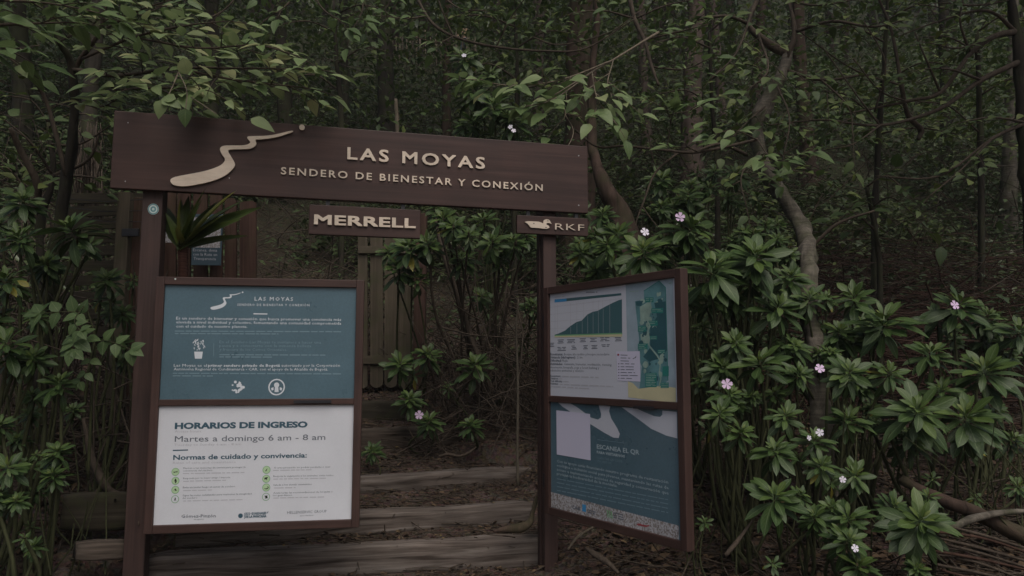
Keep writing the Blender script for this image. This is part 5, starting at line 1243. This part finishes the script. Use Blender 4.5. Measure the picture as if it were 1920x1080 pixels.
# leafy saplings in the middle distance
for i, (lab, tr, sps, ti, lf) in enumerate((
    ("leafy olive-green sapling high on the slope, between the crooked and the twiggy tree", [(1640, 430, 6, 7.6), (1648, 250, 5, 7.5), (1660, 80, 4, 7.4), (1665, -30, 2, 7.4)], [[(1650, 230, 2, 7.5), (1590, 180, 1.5, 7.2), (1540, 170, 1, 7.0)], [(1655, 160, 2, 7.5), (1720, 120, 1.5, 7.2), (1780, 120, 1, 7.1)], [(1660, 80, 2, 7.4), (1600, 50, 1.5, 7.2), (1545, 60, 1, 7.0)], [(1650, 250, 2, 7.5), (1720, 240, 1.5, 7.3), (1790, 250, 1, 7.1)], [(1662, 40, 2, 7.4), (1720, 10, 1.5, 7.2), (1790, 20, 1, 7.1)]], .75, .10),
    ("yellow-green sapling behind the slanting branches, close to the far right edge", [(1840, 420, 6, 8.2), (1838, 250, 5, 8.2), (1832, 60, 4, 8.1)], [[(1838, 250, 2, 8.2), (1780, 200, 1.5, 8.0), (1720, 190, 1, 7.9)], [(1836, 180, 2, 8.2), (1890, 150, 1.5, 8.0), (1930, 160, 1, 7.9)], [(1834, 100, 2, 8.1), (1780, 70, 1.5, 7.9), (1730, 70, 1, 7.8)], [(1838, 280, 2, 8.2), (1880, 270, 1.5, 8.0), (1930, 280, 1, 7.9)], [(1832, 60, 2, 8.1), (1880, 30, 1.5, 7.9), (1925, 40, 1, 7.8)]], .8, .10),
    ("mid-green sapling in front of the pinkish trunk, above the long horizontal twig", [(1345, 330, 5, 7.4), (1335, 200, 4, 7.3), (1330, 60, 3, 7.2)], [[(1335, 200, 2, 7.3), (1290, 170, 1.5, 7.1), (1240, 175, 1, 7.0)], [(1333, 150, 2, 7.3), (1380, 120, 1.5, 7.1), (1420, 125, 1, 7.0)], [(1331, 90, 2, 7.2), (1280, 70, 1.5, 7.0), (1230, 80, 1, 6.9)], [(1330, 60, 2, 7.2), (1370, 30, 1.5, 7.0), (1420, 30, 1, 6.9)]], .6, .10),
    ("yellow-green sapling standing behind the white-flowered shrub at the top", [(965, 300, 5, 9.2), (970, 150, 4, 9.1), (965, 20, 3, 9.0)], [[(970, 150, 2, 9.1), (920, 120, 1.5, 8.9), (870, 130, 1, 8.8)], [(968, 90, 2, 9.1), (1020, 60, 1.5, 8.9), (1060, 60, 1, 8.8)], [(966, 50, 2, 9.0), (910, 30, 1.5, 8.8), (850, 30, 1, 8.7)], [(970, 170, 2, 9.1), (1015, 160, 1.5, 8.9), (1050, 170, 1, 8.8)]], .75, .115),
    ("dark-leaved sapling just left of the dark straight trunk", [(640, 240, 5, 8.6), (632, 120, 4, 8.5), (625, 0, 3, 8.4)], [[(635, 170, 2, 8.6), (590, 140, 1.5, 8.4), (540, 150, 1, 8.3)], [(632, 120, 2, 8.5), (680, 90, 1.5, 8.3), (720, 95, 1, 8.2)], [(628, 60, 2, 8.5), (580, 40, 1.5, 8.3), (530, 45, 1, 8.2)], [(626, 30, 2, 8.4), (670, 10, 1.5, 8.2), (710, 15, 1, 8.1)]], .4, .10),
    ("low drooping sapling with broad dark leaves above the brown twig tangle", [(1650, 520, 5, 6.4), (1640, 430, 4, 6.3), (1625, 350, 3, 6.2)], [[(1640, 430, 2, 6.3), (1600, 400, 1.5, 6.1), (1560, 420, 1, 6.0)], [(1632, 390, 2, 6.3), (1670, 370, 1.5, 6.1), (1710, 400, 1, 6.0)], [(1625, 350, 2, 6.2), (1660, 330, 1.5, 6.1), (1690, 350, 1, 6.0)]], .4, .13))):
    t, b = tree_thing(lab, (tr[0][0], tr[0][1] + 120, tr[0][3]), "sapling", "sapling")
    p0 = at(*[tr[0][k] for k in (0, 1)], tr[0][3]); g0 = ground_z(p0[0], p0[1])
    if p0[2] > g0: tr = [(tr[0][0], 540 - F * math.tan(math.atan2(g0 - .05 - CZ, tr[0][3]) - PITCH), tr[0][2] * 1.2, tr[0][3])] + tr
    tree_parts(t, tr, [], sps, M_BARKD, M_TWIG, M_DARKLEAF, 80 + i, twig=0.42, step=0.12, leaf=lf, tilt=0.6, tint=(ti, .18), droop=0.2, start=0.08)
# ------------------------------------------------------------------ the wood behind
def crown_mesh(seed, n, rx, rz, size, mat):
    rg = np.random.default_rng(seed)
    k = 14
    cl = rg.normal(0, .55, (k, 3)); cl[:, 2] *= rz / rx
    P = cl[rg.integers(0, k, n)] * rx + rg.normal(0, .28, (n, 3)) * rx
    D = rg.normal(0, 1, (n, 3)); D[:, 2] -= .3
    Nn = rg.normal(0, .5, (n, 3)) + np.array((0, 0, 1))
    mb = MB(); leaves(mb, T_LO, P, D, Nn, rg.uniform(.6, 1.3, n) * size, np.clip(rg.normal(.5, .2, n), 0, 1), rg.uniform(1.0, 1.5, n))
    return mb.mesh("crown", mat, smooth=True)
CROWNS = [crown_mesh(s, 850, 2.4, 1.6, 0.26, M_DARKLEAF) for s in (1, 2, 3)]
def forest_tree(label, pts, mat, height, seed, group=None, name="tree"):
    """pts: visible stretch of the trunk as (px, py, half width px, Y); it is carried down to the ground and up to its crown."""
    rg = random.Random(seed)
    P = [np.append(at(x, y, Y), r / F * Y) for x, y, r, Y in pts]
    lo, hi = P[0], P[-1]
    d = nrm((hi - lo)[:3])
    base = lo.copy(); gz = ground_z(lo[0], lo[1])
    if lo[2] > gz:
        k = (lo[2] - gz) / max(d[2], .3); base[:3] = lo[:3] - d * k; base[2] = ground_z(base[0], base[1]) - .15; base[3] = lo[3] * 1.25
        P = [base] + P
    topz = base[2] + height
    if hi[2] < topz:
        k = (topz - hi[2]) / max(d[2], .3); e = hi.copy(); e[:3] = hi[:3] + (d * .6 + np.array((0, 0, .4))) * k; e[3] = hi[3] * .45; mid = (hi + e) / 2; mid[3] = hi[3] * .8; mid[0] += rg.uniform(-.2, .2)
        P += [mid, e]
    t = thing(name, P[0][:3], label, "tree", group)
    q = smooth_path(np.array(P), 8)
    flare = 1 + .5 * np.exp(-np.linspace(0, 9, len(q)) * 1.1)
    mb = MB(); tube(mb, q[:, :3], q[:, 3] * flare, 12, wob=0.25); mb.build("trunk", mat, t, True)
    o = bpy.data.objects.new("crown", rg.choice(CROWNS)); COL.objects.link(o); o.parent = t
    o.location = q[-1, :3] - P[0][:3]; s = rg.uniform(.9, 1.3); o.scale = (s, s, s * rg.uniform(.8, 1.2)); o.rotation_euler = (0, 0, rg.uniform(0, 6))
    return t
FT = forest_tree
FT("mossy leaning tree whose curved foot emerges right behind the duck sign", [(1172, 445, 24, 8.6), (1158, 395, 19, 8.6), (1132, 345, 14, 8.6), (1117, 300, 10, 8.7), (1110, 262, 9, 8.8), (1112, 120, 7, 8.9), (1118, 0, 6, 9.0)], M_BARKB, 8, 1)
FT("thick brown tree trunk rising directly behind the right end of the header", [(1085, 300, 27, 10.5), (1085, 150, 25, 10.6), (1090, 0, 23, 10.8)], M_BARKB, 11, 2)
FT("pinkish smooth tree trunk standing midway between the header's end and the crooked trunk", [(1297, 260, 19, 12.5), (1300, 120, 17, 12.6), (1306, 0, 16, 12.8)], M_BARKP, 12, 3)
FT("dark straight tree trunk above the trail name on the header", [(727, 235, 17, 13), (722, 130, 16, 13.2), (720, 20, 15, 13.5)], M_BARKD, 12, 4)
FT("thin brown tree trunk just right of the dark straight trunk", [(837, 240, 9, 14), (838, 130, 8, 14), (841, 0, 7, 14)], M_BARKB, 12, 5)
sh = FT("shaggy brown tree trunk with hanging roots left of the header's end", [(170, 400, 20, 7.6), (166, 300, 17, 7.6), (168, 200, 15, 7.7), (180, 60, 13, 7.8)], M_BARKD, 8, 6)
mb = MB(); rg = random.Random(6)
for i in range(110):
    x, Y = 167 + rg.uniform(-24, 24), 7.45 + rg.uniform(-.1, .15); y0 = rg.uniform(225, 330); y1 = y0 + rg.uniform(40, 130)
    p0, p1 = at(x, y0, Y), at(x + rg.uniform(-12, 12), y1, Y)
    tube(mb, [p0, (p0 + p1) / 2 + np.array((rg.uniform(-.03, .03), -.03, 0)), p1], rg.uniform(.003, .007), 4)
mb.build("hanging_root", M_TWIG, sh, True)
FT("slim grey tree trunk near the far right edge above the brown twig tangle", [(1893, 280, 11, 11), (1896, 150, 10, 11), (1900, 0, 9, 11)], M_BARKG, 11, 7)
FT("slender grey tree trunk between the thick brown trunk and the pinkish trunk", [(1210, 210, 10, 15), (1205, 100, 9, 15), (1200, 0, 8.5, 15)], M_BARKP, 13, 8)
FT("pale thin tree trunk beside the pinkish trunk, up at the top edge", [(1352, 200, 9, 17), (1345, 100, 8, 17), (1335, 0, 8, 17)], M_BARKP, 13, 9)
FT("dim tree trunk right behind the crooked tree's upper limb", [(1512, 250, 13, 13), (1500, 120, 12, 13), (1496, 0, 11, 13)], M_BARKB, 12, 10)
FT("dim tree trunk seen through the slanting bare branches of the twiggy tree", [(1775, 260, 10, 14), (1770, 100, 9, 14), (1768, 0, 9, 14)], M_BARKD, 12, 11)
FT("dim tree trunk high above the trail emblem", [(535, 220, 13, 12), (528, 100, 12, 12), (525, 0, 11, 12)], M_BARKD, 12, 12)
FT("dark tree trunk behind the light green leaf layers, left of the trail emblem", [(395, 220, 15, 11), (400, 100, 14, 11), (396, 0, 13, 11)], M_BARKD, 12, 13)
FT("dark tree trunk high up behind the shaggy trunk's crown", [(45, 300, 18, 10), (40, 120, 17, 10), (30, 0, 16, 10)], M_BARKD, 11, 14)
FT("thin pale tree trunk left of the thick brown trunk at the top edge", [(1010, 150, 9, 18), (1012, 60, 8, 18), (1014, 0, 8, 18)], M_BARKP, 13, 15)
FT("thin dark tree trunk left of the dark straight trunk", [(648, 230, 8, 15), (646, 100, 7.5, 15), (643, 0, 7, 15)], M_BARKD, 12, 16)
FT("dim reddish tree trunk right of the pinkish trunk", [(1420, 160, 10, 18), (1424, 60, 9, 18), (1428, 0, 9, 18)], M_BARKB, 13, 17)

# pale stick fence and walker along the upper trail
c = at(800, 112, 24)
t = thing("stick_fence", c, "row of thin pale upright sticks along the upper trail, above the header's middle", "fence")
rg = random.Random(9)
for i in range(26):
    x = 738 + i * 6.2 + rg.uniform(-1.5, 1.5); Y = 24 + rg.uniform(-.1, .1)
    a = at(x, 122, Y); b_ = at(x + rg.uniform(-2, 2), 66 + rg.uniform(-12, 14), Y)
    a[2] = min(a[2], ground_z(a[0], a[1]) - .1); mb = MB(); tube(mb, [a, (a + b_) / 2, b_], rg.uniform(.018, .034), 6); mb.build("stick", M_TWIGPALE if i % 3 else M_TWIG, t, True)

def person(c, h):
    """Walker seen from afar: one skinned body; clothing and hair are its children."""
    me = bpy.data.meshes.new("person"); s = h / 1.72
    J = {"pel": (0, 0, .92, .13), "chest": (0, .02, 1.25, .15), "neck": (0, .01, 1.45, .06), "head0": (0, 0, 1.55, .085), "head1": (0, 0, 1.66, .08),
         "shl": (-.18, .01, 1.38, .055), "ell": (-.26, .0, 1.12, .045), "hal": (-.22, -.16, .98, .035), "shr": (.18, .01, 1.38, .055), "elr": (.27, .02, 1.12, .045), "har": (.26, -.08, .90, .035),
         "hpl": (-.09, 0, .86, .095), "knl": (-.1, -.08, .5, .065), "anl": (-.1, .02, .09, .045), "tol": (-.1, -.14, .04, .04), "hpr": (.09, 0, .86, .095), "knr": (.1, .04, .5, .065), "anr": (.1, .16, .1, .045), "tor": (.1, .02, .04, .04)}
    E = [("pel", "chest"), ("chest", "neck"), ("neck", "head0"), ("head0", "head1"), ("chest", "shl"), ("shl", "ell"), ("ell", "hal"), ("chest", "shr"), ("shr", "elr"), ("elr", "har"), ("pel", "hpl"), ("hpl", "knl"), ("knl", "anl"), ("anl", "tol"), ("pel", "hpr"), ("hpr", "knr"), ("knr", "anr"), ("anr", "tor")]
    def body(names, mat, name, grow, parent):
        k = [n for n in J if n in names]; me = bpy.data.meshes.new(name)
        me.from_pydata([tuple(q * s for q in J[n][:3]) for n in k], [(k.index(a), k.index(b)) for a, b in E if a in k and b in k], [])
        o = bpy.data.objects.new(name, me); COL.objects.link(o); me.materials.append(mat)
        md = o.modifiers.new("skin", 'SKIN'); sv = me.skin_vertices
        if not sv: me.attributes  # created with the modifier below
        return o, me, k
    bm_objs = []
    import bmesh
    for names, mat, name, grow in ((list(J), flat_mat("skin", (0.42, 0.26, 0.18), rough=0.6), "person", 1.0), (("pel", "chest", "shl", "ell", "shr", "elr", "neck"), flat_mat("tan_shirt", (0.36, 0.25, 0.15), rough=0.9, var=0.2), "shirt", 1.14), (("pel", "hpl", "knl", "anl", "hpr", "knr", "anr"), flat_mat("blue_denim", (0.10, 0.14, 0.22), rough=0.9, var=0.2), "trousers", 1.16), (("head0", "head1"), flat_mat("brown_hair", (0.05, 0.03, 0.02), rough=0.8), "hair", 1.1)):
        bm = bmesh.new(); ly = bm.verts.layers.skin.verify(); vs = {}
        for n in J:
            if n in names:
                x, y, z, r = J[n]
                if name == "hair": z += .03; y += .03
                if name == "shirt" and n == "neck": z -= .06
                v = bm.verts.new((x * s, y * s, z * s)); v[ly].radius = (r * s * grow, r * s * grow); v[ly].use_root = n in ("pel", "head0"); vs[n] = v
        for a, b in E:
            if a in vs and b in vs: bm.edges.new((vs[a], vs[b]))
        me = bpy.data.meshes.new(name); bm.to_mesh(me); bm.free(); me.materials.append(mat)
        o = bpy.data.objects.new(name, me); COL.objects.link(o)
        o.modifiers.new("skin", 'SKIN').use_smooth_shade = True
        sb = o.modifiers.new("sub", 'SUBSURF'); sb.levels = 1; sb.render_levels = 2
        bm_objs.append(o)
    root = bm_objs[0]; root.location = c
    for o in bm_objs[1:]: o.parent = root
    return root
yy = min(np.arange(18, 34, .1), key=lambda y_: abs(at(868, 108, y_)[2] - ground_z(at(868, 108, y_)[0], y_)))
pc = at(868, 108, yy); pc[2] = ground_z(pc[0], pc[1]) - 0.02
tag(person(pc, 1.62), "small far-off walker in a tan top and blue trousers on the trail uphill", "person")

# ------------------------------------------------------------------ loose masses
def scatter(n, ymin, ymax, rg, pw=1.0):
    """Points over the slope, denser close by, so that they fill the picture evenly."""
    u = rg.random(n); Y = 1 / ((1 - u) / ymin ** pw + u / ymax ** pw) ** (1 / pw)
    X = rg.uniform(-1, 1, n) * (Y * 0.78 + 0.8)
    return X, Y
def in_path(x, y):
    s = y - .28 * x
    return -2.5 < x < 0.5 and s < 7.6
rg = np.random.default_rng(77)
# leafy undergrowth on the slope
X, Y = scatter(36000, 6.6, 36, rg)
ml = MB(); P, D, Nn, Z, Tt = [], [], [], [], []
ms = MB()
for i, (x, y) in enumerate(zip(X, Y)):
    if in_path(x, y): continue
    dn = mnoise.noise((x * .55, y * .35, 2.0))
    if dn < -0.2: continue
    if y < 9.5 and x < .28 * y and rg.random() < (.92 if -.4 * y < x < .06 * y else .6): continue
    if y < 9.8 and x > .33 * y and rg.random() < .72: continue
    gz = ground_z(x, y); h = rg.uniform(.1, .55) * (1 + y * .03); k = int(rg.integers(4, 9)); sz = rg.uniform(.045, .125) * (0.8 + y * .022)
    c = np.array((x, y, gz + h)); tt = .5 + .5 * dn + rg.normal(0, .12)
    for j in range(k):
        a = rg.uniform(0, 6.28); e = rg.uniform(-.5, .5)
        d = np.array((math.cos(a), math.sin(a), e)); P.append(c + d * sz * .5 + rg.normal(0, sz * .7, 3)); D.append(d); Nn.append((rg.normal(0, .35), -.35 + rg.normal(0, .35), 1)); Z.append(sz * rg.uniform(.7, 1.3)); Tt.append(tt)
leaves(ml, T_LO, P, D, Nn, Z, np.clip(Tt, 0, 1), rg.uniform(.8, 1.3, len(P)))
tag(ml.build("undergrowth", M_UNDER, None, True), "dark leafy undergrowth covering the wooded slope", "undergrowth", kind="stuff")
# higher foliage between the trunks
P, D, Nn, Z, Tt = [], [], [], [], []
for i in range(2600):
    u = rg.random(); y = 1 / ((1 - u) / 8.5 + u / 55); x = rg.uniform(-1, 1) * (y * .78 + .8)
    gz = ground_z(x, y, False); zmax = CZ + y * .58 + 1.0
    z = rg.uniform(gz + .5, max(gz + 1.2, zmax))
    if mnoise.noise((x * .3, y * .2, z * .5)) < -.05: continue
    if y < 13 and (z - CZ) / y < .30 and rg.random() < .6: continue
    k = int(rg.integers(20, 46)); sz = .05 + .0055 * y; r = .35 + .03 * y
    tt = rg.normal(.5, .2)
    for j in range(k):
        d = rg.normal(0, 1, 3) * np.array((1, 1, .45)); P.append(np.array((x, y, z)) + rg.normal(0, 1, 3) * np.array((r, r, r * .22))); D.append(d); Nn.append((rg.normal(0, .4), -.4 + rg.normal(0, .4), 1)); Z.append(sz * rg.uniform(.7, 1.4)); Tt.append(tt + rg.normal(0, .1))
ml = MB(); leaves(ml, T_LO, P, D, Nn, Z, np.clip(Tt, 0, 1), rg.uniform(.8, 1.3, len(P)))
tag(ml.build("woodland_foliage", M_DARKLEAF, None, True), "dim mass of leaves hanging between the trunks of the wood", "foliage", kind="stuff")
# bare twigs: tangles on the bank, in the opening and over the slope
def twigs(name, label, mat, gen, n, seed, sides=4):
    rg = np.random.default_rng(seed); mb = MB()
    for i in range(n):
        r = gen(rg)
        if r is None: continue
        c, d, L, rad = r
        d = nrm(d); k = nrm(rg.normal(0, 1, 3)) * L * rg.uniform(.02, .12)
        p = np.array([c - d * L / 2, c - d * L * .15 + k, c + d * L * .2 + k * .7, c + d * L / 2])
        tube(mb, p, [rad, rad * .9, rad * .75, rad * .4], sides, cap=False)
    return tag(mb.build(name, mat, None, True), label, "twigs", kind="stuff")
def g_open(rg):
    px, py = (rg.uniform(760, 1030), rg.uniform(450, 860)) if rg.random() < .72 else (rg.uniform(470, 760), rg.uniform(380, 560)); Y = rg.uniform(6.1, 7.6)
    c = at(px, py, Y); gz = ground_z(c[0], c[1])
    c[2] = gz + abs(rg.normal(0, .28)) if py > 560 else gz + rg.uniform(0, 1.2)
    if in_path(c[0], c[1]) and c[0] < -.75: return None
    return c, rg.normal(0, 1, 3) * np.array((1, .6, .9)), rg.uniform(.25, .9), rg.uniform(.003, .008)
twigs("dry_twigs", "tangle of dry brown twigs on the bank inside the opening", M_TWIG, g_open, 800, 1)
def g_right(rg):
    y = rg.uniform(6.2, 9.5); x = rg.uniform(.30, .74) * y
    gz = ground_z(x, y); return np.array((x, y, gz + abs(rg.normal(0, .35)))), rg.normal(0, 1, 3) * np.array((1.5, .5, .22)), rg.uniform(.5, 1.7), rg.uniform(.003, .009)
twigs("brown_tangle", "thick tangle of long reddish brown stems on the slope at the right", M_REDTWIG, g_right, 1500, 2)
def g_slope(rg):
    u = rg.random(); y = 1 / ((1 - u) / 7.2 + u / 30); x = rg.uniform(-1, 1) * (y * .78 + .6)
    if in_path(x, y): return None
    gz = ground_z(x, y); return np.array((x, y, gz + abs(rg.normal(0, .35 + .02 * y)))), rg.normal(0, 1, 3) * np.array((1, .6, .6)), rg.uniform(.4, 1.8) * (.6 + y * .04), rg.uniform(.003, .007) * (.6 + .06 * y)
twigs("slope_twigs", "scattered bare twigs and vines over the wooded slope", M_TWIG, g_slope, 3600, 3)
def g_left(rg):
    y = rg.uniform(4.6, 7.5); x = -rg.uniform(.48, .74) * y
    gz = ground_z(x, y); return np.array((x, y, gz + abs(rg.normal(0, .5)))), rg.normal(0, 1, 3) * np.array((.8, .6, 1.0)), rg.uniform(.4, 1.4), rg.uniform(.003, .009)
twigs("left_twigs", "dim stems and twigs under the shrubs at the left", M_TWIG, g_left, 420, 4)
def g_floor(rg):
    y = rg.uniform(3.3, 6.4); x = rg.uniform(.05, .76) * y if rg.random() < .8 else rg.uniform(-.75, -.5) * y
    if in_path(x, y) and x < .3: return None
    gz = ground_z(x, y); return np.array((x, y, gz + .01 + abs(rg.normal(0, .03)))), rg.normal(0, 1, 3) * np.array((1, .8, .22)), rg.uniform(.12, .7), rg.uniform(.002, .007)
twigs("fallen_twigs", "fallen twigs on the litter-covered soil round the map board", M_TWIG, g_floor, 1500, 5)
def g_tread(rg):
    y = rg.uniform(4.3, 7.0); x = rg.uniform(-1.9, .35); gz = ground_z(x, y)
    return np.array((x, y, gz + .008 + abs(rg.normal(0, .012)))), rg.normal(0, 1, 3) * np.array((1, .7, .08)), rg.uniform(.06, .4), rg.uniform(.0015, .005)
twigs("tread_twigs", "bits of twig and root trodden into the steps", M_TWIG, g_tread, 900, 15)
def g_vert(rg):
    y = rg.uniform(4.0, 6.4); x = rg.uniform(.22, .74) * y if rg.random() < .85 else -rg.uniform(.5, .74) * y
    gz = ground_z(x, y); h = rg.uniform(.3, .9); return np.array((x, y, gz + h / 2)), np.array((rg.normal(0, .35), rg.normal(0, .3), 1)), h, rg.uniform(.003, .007)
twigs("shrub_stems", "bare upright stems in the shade under the shrubs", M_STEM, g_vert, 190, 6, 5)
# leaf litter
def litter(n, seed, f):
    rg = np.random.default_rng(seed); P, D, Nn, Z, Tt = [], [], [], [], []
    for i in range(n):
        r = f(rg)
        if r is None: continue
        x, y = r; a = rg.uniform(0, 6.28)
        P.append((x, y, ground_z(x, y) + rg.uniform(.004, .025))); D.append((math.cos(a), math.sin(a), rg.normal(.05, .25))); Nn.append((rg.normal(0, .4), rg.normal(0, .4), 1)); Z.append(rg.uniform(.03, .085) * (.6 if in_path(x, y) else 1)); Tt.append(rg.beta(2, 2.4) if in_path(x, y) else rg.beta(2, 3.2))
    mb = MB(); leaves(mb, T_OVL, P, D, Nn, Z, Tt, rg.uniform(.7, 1.4, len(P))); return mb
def f_lit(rg):
    y = rg.uniform(2.9, 8.0); x = rg.uniform(-.78, .80) * y
    if in_path(x, y) and rg.random() < .4: return None
    return x, y
tag(litter(30000, 6, f_lit).build("leaf_litter", M_LITTER, None, True), "brown fallen leaves covering the soil around the steps", "leaf litter", kind="stuff")

# ------------------------------------------------------------------ fallen wood and roots
def limb(name, label, cat, pts, mat, sides=9, wob=.35, n=7):
    mb = MB(); p, r = px_path(pts, n); tube(mb, p, r, sides, wob=wob); return tag(mb.build(name, mat, None, True), label, cat)
limb("fallen_log", "thick fallen branch lying across the lower right bank", "branch", [(1690, 900, 8, 4.35), (1760, 935, 12, 4.2), (1830, 962, 14, 4.1), (1930, 1012, 16, 4.0)], M_BARKB)
limb("fallen_branch", "mossy green fallen branch crossing the thick fallen branch", "branch", [(1760, 1002, 8, 3.85), (1820, 975, 7, 3.95), (1870, 962, 6, 4.0), (1925, 958, 4, 4.1)], M_BARKG)
t_ = 0
rg_ = random.Random(12)
for i, lab in enumerate(("topmost stick of the loose bundle at the lower right", "second stick of the loose bundle at the lower right, thin and dark", "middle stick of the loose bundle, bent near its end", "thick split stick in the middle of the loose bundle", "fourth stick of the loose bundle, reddish brown", "lowest long stick of the loose bundle", "short stick poking out under the loose bundle", "thin stick lying across the others of the loose bundle")):
    y = 985 + i * 12; limb("loose_stick", lab, "stick", [(1775 + rg_.uniform(-30, 20), y, 2.4, 3.75), (1840, y + 16 + rg_.uniform(-5, 5), 2.8, 3.72), (1930, y + 42 + rg_.uniform(-8, 8), 2.4, 3.68)], (M_TWIG, M_REDTWIG, M_TWIG)[i % 3], 7)["group"] = "loose bundle of sticks"
limb("tree_root", "gnarled root gripping the right end of the second timber step", "root", [(1020, 905, 3, 4.95), (1006, 935, 4, 4.85), (999, 960, 4, 4.78), (993, 980, 6, 4.70), (975, 990, 8, 4.66), (950, 992, 6, 4.64), (925, 996, 2, 4.6)], M_BARKB)
limb("tree_root", "short broken root lying on the mud between the third and fourth steps", "root", [(822, 856, 1.5, 5.7), (840, 852, 3, 5.7), (862, 855, 2.2, 5.7), (880, 848, 2.6, 5.72), (893, 838, 1.2, 5.75)], M_TWIG)
limb("fallen_branch", "bare forked stick leaning on the edging timber left of the post", "branch", [(157, 785, 3, 4.6), (170, 850, 6, 4.55), (190, 900, 7, 4.5), (212, 924, 7, 4.5), (240, 930, 4, 4.5)], M_TWIG)
limb("fallen_stick", "pale stick lying in the soil under the map board", "stick", [(1098, 1028, 3, 4.2), (1115, 1040, 6, 4.1), (1140, 1055, 5, 4.0), (1160, 1075, 3, 3.95)], M_TWIG)
limb("fallen_stick", "short thick stick standing out of dry leaves right of the map board's foot", "stick", [(1360, 1042, 4, 3.75), (1385, 1012, 4, 3.78), (1412, 975, 2, 3.85)], M_TWIG)
limb("fallen_stick", "thin light stick slanting under the map board's lower edge", "stick", [(1065, 1030, 2, 4.45), (1085, 1005, 2.2, 4.45), (1118, 985, 1.6, 4.5)], M_TWIGPALE)
limb("dead_sapling", "leaning dead sapling stem crossing the dry twigs in the opening", "stem", [(925, 740, 5, 6.6), (890, 650, 5, 6.6), (860, 560, 4.5, 6.7), (830, 470, 4, 6.8), (815, 400, 3, 6.9)], M_TWIG)
limb("dead_sapling", "short dead stump with a snapped top above the header's middle", "stem", [(746, 262, 4, 10.2), (744, 220, 4, 10.2), (742, 186, 3.4, 10.2)], M_TWIGPALE)

# wood on the far slope, one mass
P, D, Nn, Z, Tt = [], [], [], [], []
mt = MB(); rg = np.random.default_rng(5)
for i in range(170):
    y = rg.uniform(26, 58); x = rg.uniform(-1, 1) * (y * .75); g = ground_z(x, y, False); h = rg.uniform(8, 14)
    top = np.array((x + rg.normal(0, .5), y, g + h)); tube(mt, [(x, y, g - .3), ((x + top[0]) / 2, y, g + h * .5), top], [rg.uniform(.12, .25), .13, .05], 6)
    for k in range(int(rg.integers(8, 14))):
        c = np.array((x, y, g)) + np.array((rg.normal(0, 1.5), rg.normal(0, 1.2), h * rg.uniform(.12, 1.05)))
        for j in range(14):
            P.append(c + rg.normal(0, 1, 3) * np.array((.9, .9, .5))); D.append(rg.normal(0, 1, 3)); Nn.append((rg.normal(0, .4), -.5, 1)); Z.append(rg.uniform(.3, .6)); Tt.append(rg.normal(.5, .2))
ml = MB(); leaves(ml, T_LO, P, D, Nn, Z, np.clip(Tt, 0, 1), rg.uniform(1, 1.6, len(P)))
fw_ = tag(ml.build("far_wood", M_UNDER, None, True), "far wood of leafy trees closing the view at the top of the slope", "wood", kind="stuff")
mt.build("trunk", M_BARKP, fw_, True)["kind"] = "stuff"

# ------------------------------------------------------------------ air
mb = MB(); box(mb, (0, 48, 29), (90, 0, 0), (0, 62, 0), (0, 0, 39))
hz = mb.build("haze", None, None)
mh = bpy.data.materials.new("haze"); mh.use_nodes = True; nt = mh.node_tree; nt.nodes.clear()
out = nt.nodes.new("ShaderNodeOutputMaterial"); pv = nt.nodes.new("ShaderNodeVolumePrincipled")
pv.inputs["Density"].default_value = 0.0014; pv.inputs["Color"].default_value = (0.85, 0.88, 0.9, 1)
nt.links.new(pv.outputs[0], out.inputs["Volume"]); hz.data.materials.append(mh); tag(hz, "thin damp air between the trees", kind="stuff")
scene.cycles.volume_bounces = 0
